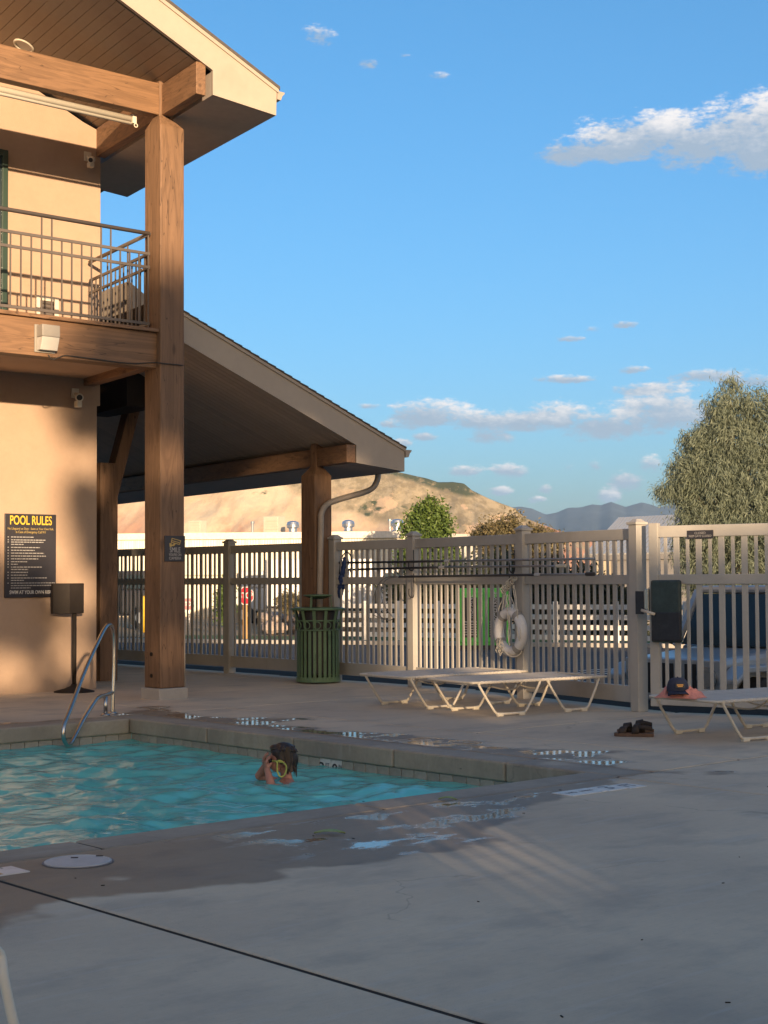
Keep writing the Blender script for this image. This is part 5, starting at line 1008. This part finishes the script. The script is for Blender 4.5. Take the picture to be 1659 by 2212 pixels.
# parked jeep-like car in front of the gate side
def car():
    o = PX(1505, 1500, 15.2); c = FAR(1560, HOR, 17.4); t = thing('parked_car', 'grey off road car with round headlights and slotted grille behind the gate', 'car', (c[0], c[1], ZG)); fwd = (-_h * .70 - _r * .71); fwd = Vector(fwd).normalized(); sd = Vector((0, 0, 1)).cross(fwd)
    nose = FAR(1448, HOR, 17.2); B = Vector((nose[0], nose[1], ZG + .02))
    rz = math.atan2(fwd.y, fwd.x); M = Matrix.Rotation(rz, 3, 'Z')
    L_ = lambda x, y, z: B + M @ Vector((x, y, z))
    def bx(x0, x1, y0, y1, z0, z1, nm, m, par=t, bev=.03, tz0=None):
        q = MB(); lo = [L_(x0, y0, z0), L_(x1, y0, z0), L_(x1, y1, z0), L_(x0, y1, z0)]; hi = [L_(x0, y0, z1), L_(x1, y0, z1 if tz0 is None else tz0), L_(x1, y1, z1 if tz0 is None else tz0), L_(x0, y1, z1)]; q.hexa(lo, hi); return q.build(nm, m, par, bevel=bev)
    # x runs from the tail (-4) to the nose (0); y across
    bx(-3.9, -1.35, -.80, .80, .50, 1.10, 'body', 'jeep_paint', bev=.05); bx(-1.34, -.06, -.62, .62, .62, 1.08, 'bonnet', 'jeep_paint', bev=.06, tz0=1.0)
    gr = bx(-.058, .0, -.64, .64, .52, 1.0, 'grille', 'jeep_paint', bev=.02)
    for k in range(7): y = -.30 + k * .10; q = MB(); q.box(L_(.002, y, .78), (.012, .055, .34), rz); q.build('slot', 'jeep_black', gr, bevel=.01)
    for y in (-.47, .47):
        q = MB(); q.tube([L_(-.01, y, .80), L_(.035, y, .80)], .125, 24); h = q.build('headlight', 'chrome', t); q = MB(); q.tube([L_(.03, y, .80), L_(.042, y, .80)], .10, 24); q.build('lens', 'lens', h)
    bx(.04, .2, -.80, .80, .36, .54, 'bumper', 'jeep_black', bev=.03)
    for s in (-1, 1):
        q = MB(); q.prism([(-1.30, .62), (-1.1, .93), (-.2, .93), (.04, .80), (.04, .74), (-.22, .86), (-1.05, .86), (-1.22, .62)], lambda x, z, k: L_(x, s * (.63 + .24 * k), z)); q.build('wing', 'jeep_paint', t, bevel=.015)
        for x in (-.62, -3.1):
            q = MB(); q.tube([L_(x, s * .62, .40), L_(x, s * .86, .40)], .395, 24); w = q.build('wheel', 'tyre', t, bevel=.03); q = MB(); q.tube([L_(x, s * .80, .40), L_(x, s * .87, .40)], .22, 16); q.build('rim', 'galvanised', w)
        q = MB(); q.bar(L_(-1.22, s * .78, 1.08), L_(-1.62, s * .72, 1.74), .07, .07); q.build('pillar', 'jeep_paint', t); q = MB(); q.bar(L_(-2.5, s * .76, 1.08), L_(-2.5, s * .72, 1.72), .09, .05); q.build('pillar', 'jeep_paint', t)
        bx(-2.44, -1.62, s * .72 - .01, s * .72 + .01, 1.13, 1.70, 'side_window', 'glass_dark', bev=.004); bx(-3.7, -2.56, s * .72 - .01, s * .72 + .01, 1.13, 1.70, 'side_window', 'glass_dark', bev=.004)
        q = MB(); q.ell(L_(-1.45, s * .97, 1.16), (.06, .10, .08), 12, 8, M); mr = q.build('mirror', 'jeep_black', t, smooth=True)
        for x in (-2.48,): q = MB(); q.box(L_(x, s * .803, .82), (.012, .006, .5), rz); q.build('door_gap', 'jeep_black', t)
    q = MB(); q.hexa([L_(-1.24, -.70, 1.10), L_(-1.22, -.70, 1.10), L_(-1.22, .70, 1.10), L_(-1.24, .70, 1.10)], [L_(-1.61, -.66, 1.70), L_(-1.59, -.66, 1.70), L_(-1.59, .66, 1.70), L_(-1.61, .66, 1.70)]); q.build('windscreen', 'glass_dark', t)
    bx(-3.85, -1.60, -.76, .76, 1.71, 1.80, 'roof', 'jeep_paint', bev=.04)
car()
# ================================================================== TREES
def quads(name, m, parent, cen, dirs, nor, L, Wd):
    """many leaf blades: centre, long axis, normal, length, width arrays -> one foliage mesh"""
    n = len(cen); side = np.cross(dirs, nor); side /= np.linalg.norm(side, axis=1)[:, None] + 1e-9
    a = cen - dirs * (L[:, None] / 2); b_ = cen + dirs * (L[:, None] / 2); s = side * (Wd[:, None] / 2); mid = (a + b_) / 2 + nor * (L[:, None] * .10)
    V = np.stack([a, mid - s, b_, mid + s], 1).reshape(-1, 3); me = bpy.data.meshes.new(name); me.vertices.add(4 * n); me.vertices.foreach_set('co', V.ravel()); me.loops.add(4 * n); me.loops.foreach_set('vertex_index', np.arange(4 * n)); me.polygons.add(n); me.polygons.foreach_set('loop_start', np.arange(0, 4 * n, 4)); me.polygons.foreach_set('loop_total', np.full(n, 4)); me.update(calc_edges=True)
    me.materials.append(MATS[m]); o = bpy.data.objects.new(name, me); C.objects.link(o); attach(o, parent); return o
def unit(rs, n): v = rs.normal(size=(n, 3)); return v / np.linalg.norm(v, axis=1)[:, None]
def crown_pts(rs, n, lobes, per=24, spread=.22, shell=.35):
    """clumps of leaves over lobes (centre, radii); returns leaf centres and clump directions"""
    w = np.array([r[0] * r[1] * r[2] for _, r in lobes]) ** .67; w = w / w.sum(); k = max(1, n // per); li = rs.choice(len(lobes), size=k, p=w); u = unit(rs, k); rad = (shell + (1 - shell) * rs.rand(k) ** .6)[:, None]
    c = np.array([lobes[i][0] for i in li]) + u * rad * np.array([lobes[i][1] for i in li]); cc = np.repeat(c, per, 0); uu = np.repeat(u, per, 0); cc = cc + rs.normal(size=cc.shape) * spread * np.repeat(rs.uniform(.5, 1.3, k), per)[:, None]; return cc, uu
def tree(name, label, base, lobes, n, leaf, L, Wd, trunk_r, seed, cat='tree', group=None, droop=0., per=24, spread=.22, shell=.35, trunk_top=None, holes=None, m_tr='bark', spray=0., limbs=14):
    rs = np.random.RandomState(seed); t = thing(name, label, cat, base, group); base = np.array(base, float)
    c, u = crown_pts(rs, n, lobes, per, spread, shell)
    if holes is not None: k = holes(c); c, u = c[k], u[k]
    d = unit(rs, len(c)) * (.8 - .45 * spray) + u * .5; d[:, 2] -= droop
    if spray: nc = len(c) // per + 1; d += np.repeat(unit(rs, nc) * spray, per, 0)[:len(c)]
    d /= np.linalg.norm(d, axis=1)[:, None]; nr = unit(rs, len(c)); nr -= d * (nr * d).sum(1)[:, None]; nr /= np.linalg.norm(nr, axis=1)[:, None] + 1e-9
    quads('crown', leaf, t, c, d, nr, L * rs.uniform(.6, 1.35, len(c)), Wd * rs.uniform(.6, 1.3, len(c)))
    q = MB(); top = np.array(trunk_top if trunk_top is not None else np.mean([l[0] for l in lobes], 0)); P = [base + (top - base) * f + np.array([rs.normal() * .05, rs.normal() * .05, 0]) * (f > 0) * np.linalg.norm(top - base) * .3 for f in np.linspace(0, 1, 7)]
    q.tube(P, [trunk_r * (1.15 - .85 * f) for f in np.linspace(0, 1, 7)], 8)
    for cl, r in lobes[:limbs]:
        f = rs.randint(2, 6); A = np.array(P[f]); B = np.array(cl); q.tube([A, A * .6 + B * .4 + [0, 0, .05], B * .92 + A * .08], [trunk_r * .45, trunk_r * .28, trunk_r * .1], 6)
    q.build('trunk', m_tr, t, smooth=True); return t
def at(px, py, d): return FAR(px, py, d)
def lobe(px, py, d, rpx, rpy, depth=None):
    r = rpx * d / F; return (at(px, py, d), (r, depth or r, rpy * d / F))
D = 38.
# drooping grey-green tree on the right: outline built up of many overlapping sprays
LB = [(1545, 885, 26, 40), (1505, 955, 32, 36), (1475, 1015, 32, 32), (1640, 890, 40, 50), (1578, 850, 18, 34), (1560, 905, 26, 40), (1600, 900, 30, 44), (1535, 945, 34, 34), (1592, 965, 50, 50), (1640, 955, 40, 50), (1508, 1000, 34, 34), (1560, 1020, 60, 50), (1630, 1030, 70, 60), (1490, 1048, 38, 34), (1452, 1066, 34, 20), (1432, 1063, 20, 9), (1540, 1080, 70, 50), (1620, 1100, 80, 60), (1490, 1105, 36, 34), (1560, 1150, 80, 46), (1640, 1160, 90, 56), (1700, 1040, 70, 90), (1700, 1140, 80, 80), (1500, 1150, 40, 40), (1483, 1180, 26, 40), (1600, 1230, 90, 60), (1520, 1240, 50, 60), (1700, 1240, 90, 60)]
tree('drooping_tree', 'large grey green tree with drooping feathery sprays rising behind the gate', (*at(1600, HOR, D)[:2], ZG), [lobe(x, y, D, a, b_) for x, y, a, b_ in LB], 150000, 'leaf_olive', .15, .020, .22, 3, droop=.95, per=46, spread=.12, shell=.5, spray=.7, trunk_top=at(1585, 930, D))
D = 70.
LB = [(928, 1092, 12, 16), (912, 1108, 18, 16), (942, 1106, 16, 16), (900, 1126, 18, 16), (930, 1126, 24, 18), (956, 1122, 14, 16), (884, 1146, 16, 14), (920, 1148, 26, 18), (958, 1142, 16, 16), (925, 1180, 46, 36), (895, 1210, 40, 36), (955, 1205, 40, 36)]
tree('green_tree', 'bright green round leafy tree standing beyond the fence below the hill', (*at(925, HOR, D)[:2], ZG), [lobe(x, y, D, a, b_) for x, y, a, b_ in LB], 15000, 'leaf_green', .20, .10, .14, 5, per=18, spread=.16, trunk_top=at(925, 1120, D))
D = 75.
for i, (lab, LB, lf) in enumerate((('brownish green bush with pink tips behind the middle fence posts', [(1058, 1146, 22, 12), (1085, 1138, 20, 12), (1108, 1128, 12, 18), (1038, 1156, 18, 10), (1075, 1160, 44, 18), (1116, 1156, 18, 20), (1090, 1200, 60, 40)], 'leaf_brown'), ('low brown bush beside the taller fence post under the blue mountains', [(1150, 1158, 22, 14), (1180, 1165, 24, 14), (1165, 1185, 44, 26), (1200, 1175, 16, 12)], 'leaf_brown'))):
    tree('bush', lab, (*at(LB[0][0] + 20, HOR, D)[:2], ZG), [lobe(x, y, D, a, b_) for x, y, a, b_ in LB], 9000, lf, .20, .07, .08, 40 + i, 'bush', 'bushes beyond the fence', per=16, spread=.2, trunk_top=at(LB[0][0] + 20, 1170, D))
# dark trees and hedge behind the white rail fence
rs = np.random.RandomState(12)
for i, (px, top, w_, d) in enumerate(((905, 1225, 60, 53), (985, 1200, 66, 52), (1075, 1205, 70, 51), (1165, 1208, 64, 51), (1245, 1228, 60, 50), (1325, 1262, 60, 50))):
    LBs = [lobe(px + rs.uniform(-w_, w_) * .7, top + 26 + rs.uniform(0, 90), d, w_ * .5, 34) for _ in range(12)]
    tree('hedge_tree', ['dark bushy tree behind the white rail fence, farthest left of its row', 'dark bushy tree behind the green cabinet\'s left end', 'dark bushy tree directly behind the green cabinet', 'dark bushy tree behind the life ring and white rail fence', 'dark bushy tree in front of the metal roofed shed', 'lowest dark bushy tree, left of the gate post'][i], (*at(px, HOR, d)[:2], ZG), LBs, 7000, 'leaf_dark', .20, .09, .12, 60 + i, 'tree', 'dark trees behind the white rail fence', per=14, spread=.22, shell=.2)
for i, (px, d) in enumerate(((655, 52.6), (620, 52.9), (690, 52.4))):
    tree('shrub', ['dry shrub on the boulder wall, middle of three', 'dry shrub on the boulder wall, left of three', 'dry shrub on the boulder wall nearest the porch post'][i], (*at(px, HOR, d)[:2], ZG + .5), [lobe(px, 1300, d, 20, 14), lobe(px + 8, 1306, d, 18, 12)], 1500, 'leaf_brown', .2, .05, .03, 80 + i, 'shrub', 'dry shrubs on the boulder wall', per=10, spread=.12)
tree('young_tree', 'slim pale green tree in front of the warehouse', (*at(486, HOR, 62)[:2], ZG), [lobe(486, 1275, 62, 10, 20), lobe(484, 1300, 62, 12, 24), lobe(488, 1320, 62, 10, 20)], 1800, 'leaf_green', .2, .08, .05, 91, per=10, spread=.14)

# ================================================================== HILL AND MOUNTAINS
def fbm(x, y, o=5):
    return sum(noise.noise(Vector((x * 2 ** k, y * 2 ** k, 3.1 * k))) / 2 ** k for k in range(o))
def ridge(name, m, prof, d, depth, cols, rows, xs0, xs1, amp, zb, seedf, rough):
    xs = np.linspace(xs0, xs1, cols); py = np.interp(xs, [p[0] for p in prof], [p[1] for p in prof]); mb = MB()
    for j in range(rows):
        f = j / (rows - 1); dd = d - depth * (1 - f); sm = f ** .9
        for i in range(cols):
            c = FAR(xs[i], HOR, dd); h = zat(py[i], d); c = np.array([c[:2] @ _r[:2], (c[:2] @ _h[:2]) * .22]); k = fbm(c[0] * rough + seedf, c[1] * rough, 5); k = .45 * k + .55 * (.55 - 1.6 * sum(abs(noise.noise(Vector((c[0] * rough * 2.2 * 2 ** j_ + seedf, c[1] * rough * 2.2 * 2 ** j_, 7. + j_)))) / 2 ** j_ for j_ in range(4))); gul = abs(noise.noise(Vector((xs[i] * .012 + seedf, f * .8 + 1, .5)))) 
            z = zb + (h - zb) * sm + amp * k * math.sin(math.pi * min(1, f * .97)) * (1 if f < 1 else 0) - amp * .55 * (1 - gul * 2.2) * math.sin(math.pi * f) * .6 + (amp * .22 * k if f == 1 else 0)
            c = FAR(xs[i], HOR, dd); mb.v.append((c[0], c[1], z))
    for j in range(rows - 1):
        for i in range(cols - 1): mb.f.append((j * cols + i, j * cols + i + 1, (j + 1) * cols + i + 1, (j + 1) * cols + i))
    o = len(mb.v)                                        # back slope falling away behind the crest
    for i in range(cols): c = FAR(xs[i], HOR, d + depth * .6); mb.v.append((c[0], c[1], zb))
    for i in range(cols - 1): mb.f.append(((rows - 1) * cols + i, (rows - 1) * cols + i + 1, o + i + 1, o + i))
    return structure(mb, name, m, smooth=True, fix=False)
HD = 620.
def hill_mat():
    m = bpy.data.materials.new('hill_earth'); m.use_nodes = True; t = NT(m.node_tree); b = t.n['Principled BSDF']; p = t.new('ShaderNodeNewGeometry').outputs['Position']; X, Y, Z = t.xyz(p)
    lat = t.vmath('DOT_PRODUCT', p, tuple(_r)); dep = t.vmath('DOT_PRODUCT', p, tuple(_h))
    p = t.comb(lat, t.math('MULTIPLY', dep, .14), Z)
    n1 = t.noise(p, .012, 7, .62); n2 = t.noise(p, .045, 6, .62); n3 = t.noise(p, .25, 6, .7); n5 = t.noise(p, .9, 4, .65)
    rill = t.noise(t.comb(t.math('MULTIPLY_ADD', n1, 6., t.math('MULTIPLY', lat, .14)), t.math('MULTIPLY', Z, .03), t.math('MULTIPLY', dep, .006)), 1., 6, .65)
    scrub = t.mix(t.mapr(n3, .38, .62), v4((.33, .26, .145)), v4((.53, .42, .25))); scrub = t.mix(t.mapr(rill, .52, .70, 0., .6), scrub, v4((.27, .215, .12)))
    cut = t.mix(t.mapr(n2, .38, .62), v4((.80, .63, .40)), v4((.72, .50, .29))); cut = t.mix(t.mapr(rill, .5, .68, 0., .55), cut, v4((.60, .44, .27)))
    hz = t.math('ADD', Z, t.math('MULTIPLY', t.math('SUBTRACT', n1, .5), 40.))
    face = t.mapr(t.math('ADD', hz, t.math('MULTIPLY', lat, .36)), 28., 22.)
    sc = t.math('MULTIPLY', t.mapr(n2, .58, .61), t.mapr(hz, 44., 34.)); face = t.math('MAXIMUM', face, sc)
    c = t.mix(face, scrub, cut)
    red = t.math('MULTIPLY', t.mapr(t.math('ADD', Z, t.math('MULTIPLY', t.math('SUBTRACT', n1, .5), 60.)), 27., 15.), t.mapr(n2, .40, .52)); c = t.mix(t.math('MULTIPLY', red, .8), c, v4((.70, .31, .18)))
    gr = t.math('MULTIPLY', t.mapr(t.noise(t.scale(p, (1, 1, 2)), .03, 5, .6), .60, .64), t.mapr(n3, .40, .56)); c = t.mix(gr, c, v4((.09, .105, .045)))
    dots = t.math('MULTIPLY', t.mapr(n5, .68, .74), .45); c = t.mix(dots, c, v4((.15, .14, .065)))
    cap = t.mapr(t.math('SUBTRACT', Z, t.math('MULTIPLY', t.math('ABSOLUTE', t.math('SUBTRACT', lat, 32.)), .35)), 31., 34.); c = t.mix(t.math('MULTIPLY', cap, t.mapr(n3, .38, .5)), c, v4((.095, .105, .05)))
    t.put(b.inputs['Base Color'], c); b.inputs['Roughness'].default_value = .95; b.inputs['Specular IOR Level'].default_value = .1
    bn = t.new('ShaderNodeBump'); bn.inputs['Strength'].default_value = .6; bn.inputs['Distance'].default_value = 1.6; t.put(bn.inputs['Height'], t.noise(p, .12, 6, .65)); t.l.new(bn.outputs[0], b.inputs['Normal']); MATS['hill_earth'] = m
hill_mat()
ridge('hill', 'hill_earth', [(-500, 1000), (200, 985), (500, 995), (700, 1012), (820, 1022), (858, 1019), (890, 1026), (930, 1036), (948, 1042), (980, 1042), (1005, 1046), (1022, 1060), (1060, 1078), (1095, 1092), (1112, 1100), (1135, 1120), (1165, 1134), (1200, 1146), (1260, 1166), (1340, 1200), (1450, 1244)], HD, 150., 420, 90, -500, 1450, 5.5, -2., 3.3, .012)
MD = 3000.
ridge('mountains', 'mountain_hazed_rock', [(700, 1110), (1000, 1105), (1110, 1097), (1128, 1095), (1150, 1099), (1181, 1114), (1205, 1110), (1227, 1100), (1255, 1098), (1281, 1091), (1300, 1094), (1322, 1088), (1340, 1094), (1353, 1099), (1372, 1092), (1389, 1088), (1408, 1094), (1424, 1099), (1458, 1094), (1560, 1090), (1700, 1100), (2000, 1110), (2400, 1105)], MD, 900., 300, 40, 650, 2400, 26., -3., 7.7, .0032)

# ================================================================== OUT OF FRAME, TOWARDS THE SUN: the trees and fence that shade the deck
SL = np.array([.888, -.46]); SL = SL / np.linalg.norm(SL); SP = -SUN_D                 # across and along the light
def sunp(q_, p_, z): v = SL * q_ + SP * p_; return np.array([v[0], v[1], z])
TP = -34.
HOLES = [(2.50, 5.44, .46, .46), (2.05, 5.7, .2, .2), (2.05, 4.9, .12, .14), (4.85, 6.3, .36, .34), (-.1, 9.6, 1.1, 1.1), (.55, 8.6, .55, .5), (1.08, 8.0, .34, .40), (1.0, 7.25, .32, .34), (.2, 7.0, .45, .36), (1.2, 9.7, .3, .3), (5.35, 7.25, .3, .95), (6.5, 8.15, .6, .36), (4.3, 6.65, .4, .28), (3.9, 9.9, .3, .36), (4.7, 9.6, .28, .3), (2.0, 9.3, .22, .4), (5.75, 6.5, .22, .4), (3.0, 6.6, .3, .25), (7.3, 8.0, .8, .36), (1.9, 8.2, .25, .25), (2.05, 7.2, .16, .3)]  # gaps cut into the unseen crowns so sun patches land on chosen spots
def holes(c):
    qv = c[:, :2] @ SL; z = c[:, 2] + .1263 * (TP - c[:, :2] @ SP); keep = np.ones(len(c), bool)
    for hq, hz_, rq, rz_ in HOLES: keep &= ((qv - hq) / rq) ** 2 + ((z - hz_) / rz_) ** 2 > 1
    return keep
def shade_tree(label, seed, spec, base_q, n):
    lobes_ = [(sunp(q_, TP + dp, z), (rq, rq, rz_)) for q_, z, rq, rz_, dp in spec]
    tree('shade_tree', label, sunp(base_q, TP, -.6), lobes_, n, 'leaf_shade', .26, .15, .22, seed, 'tree', 'trees behind the viewer shading the deck', per=16, spread=.28, shell=.1, holes=holes, limbs=1, trunk_top=sunp(base_q, TP, 8.))
shade_tree('broad leafy tree out of view behind the left of the deck', 101, [(-2.6, 8.2, 1.5, 1.6, 0), (-.6, 7.6, 1.3, 1.3, .5), (-1.8, 6., 1.6, 1.6, -.5), (.5, 6.2, 1.3, 1.5, 0), (.9, 8.2, .8, .9, .3), (-3.8, 6.4, 1.6, 2.0, 0), (1.2, 9.0, .6, 1.2, 0), (-1., 4.6, 2.2, 1.2, 0), (-4.5, 4.6, 2., 1.4, 0), (-.2, 5.2, 1.1, .8, .2), (-.9, 5.4, 1.2, .9, -.4)], -1.6, 34000)
shade_tree('tall leafy tree out of view behind the middle of the deck', 102, [(2.2, 9.9, .7, 1.2, 0), (2.6, 8.4, 1.2, 1.4, .4), (1.8, 7.2, 1.1, 1.2, -.3), (3.4, 9.4, 1.0, 1.3, 0), (3.6, 7.4, 1.2, 1.4, .3), (2.6, 5.8, 1.5, 1.3, -.4), (4.4, 9.0, .9, 1.6, 0), (1.2, 5.2, 1.4, 1.1, 0), (3.6, 4.9, 1.6, 1.2, 0), (4.6, 6.4, 1.1, 1.5, 0), (3.0, 10.7, .9, .8, 0), (4.0, 10.3, 1.0, .9, .2), (1.95, 10.75, .5, .6, 0), (1.2, 10.25, .36, .5, 0), (3.5, 6.2, 1.2, 1.2, 0)], 4.3, 42000)
shade_tree('wide leafy tree out of view behind the right of the deck', 103, [(5.4, 8.8, 1.0, 1.5, 0), (6.0, 6.9, 1.3, 1.2, .3), (7.4, 6.8, 1.5, 1.1, 0), (6.4, 5.3, 1.8, 1.3, -.3), (8.6, 5.6, 1.8, 1.6, 0), (5.2, 4.9, 1.4, 1.2, 0), (9.8, 6.8, 1.6, 1.6, .3), (11., 5.2, 1.8, 1.8, 0), (6.0, 8.8, .9, 1.3, 0), (5.1, 9.9, .9, .8, 0), (5.7, 9.3, .8, .9, 0)], 7.8, 34000)
rs_ = np.random.RandomState(77)
for i, (q0, hgt) in enumerate(((-7.5, 11.5), (13.5, 12.))):  # two extra unseen trees, added to block the glow beside the sun
    spec = [(q0 + rs_.uniform(-2., 2.), hgt * f, 2.0, 1.9, rs_.uniform(-1.5, 1.5)) for f in np.linspace(.28, .86, 11)]
    lobes_ = [(sunp(a, TP - 1.5 + d_, z), (r1, r1, r2)) for a, z, r1, r2, d_ in spec]
    tree('shade_tree', ('leafy tree out of view, added to block sky glow at the left end of the row', 'leafy tree out of view, added to block sky glow at the right end of the row')[i], sunp(q0, TP - 1.5, -.6), lobes_, 9000, 'leaf_shade', .5, .32, .25, 120 + i, 'tree', 'trees behind the viewer shading the deck', per=16, spread=.4, shell=.1, trunk_top=sunp(q0, TP - 1.5, hgt * .8))
fS = thing('fence', 'tan vinyl picket fence out of view behind the viewer, placed to stripe the sunlight', 'fence', sunp(3, -1, 0), 'tan vinyl pool fences')
fence(fS, [tuple(sunp(x, -1.0 + (x - 3) * .06, 0)[:2]) for x in (-3.3, -1.0, 1.3, 3.6, 5.9, 8.2)])  # unseen fence, placed so its pickets stripe the light on the deck

# air: one even haze box round everything
def haze(dens):
    q = MB(); q.span(-1500, 4200, -1500, 5200, -8., 190.); o = solo(q, 'haze', None, None, None); tag(o, kind='stuff'); m = bpy.data.materials.new('haze_air'); m.use_nodes = True; t = NT(m.node_tree); t.n.remove(t.n['Principled BSDF']); v = t.new('ShaderNodeVolumePrincipled'); v.inputs['Color'].default_value = (.42, .66, 1., 1); v.inputs['Density'].default_value = dens; v.inputs['Anisotropy'].default_value = .0; t.l.new(v.outputs[0], t.n['Material Output'].inputs['Volume']); o.data.materials.append(m); return o
HAZE = 1.4e-4
if HAZE: haze(HAZE)

# lettering becomes plain mesh
dg = bpy.context.evaluated_depsgraph_get()
for o in TEXTS:
    me = bpy.data.meshes.new_from_object(o.evaluated_get(dg)); n_ = bpy.data.objects.new('lettering', me); C.objects.link(n_); me.name = 'lettering'
    n_.parent = o.parent; n_.matrix_parent_inverse = o.matrix_parent_inverse.copy(); n_.matrix_basis = o.matrix_basis.copy()
for o in TEXTS: bpy.data.objects.remove(o)
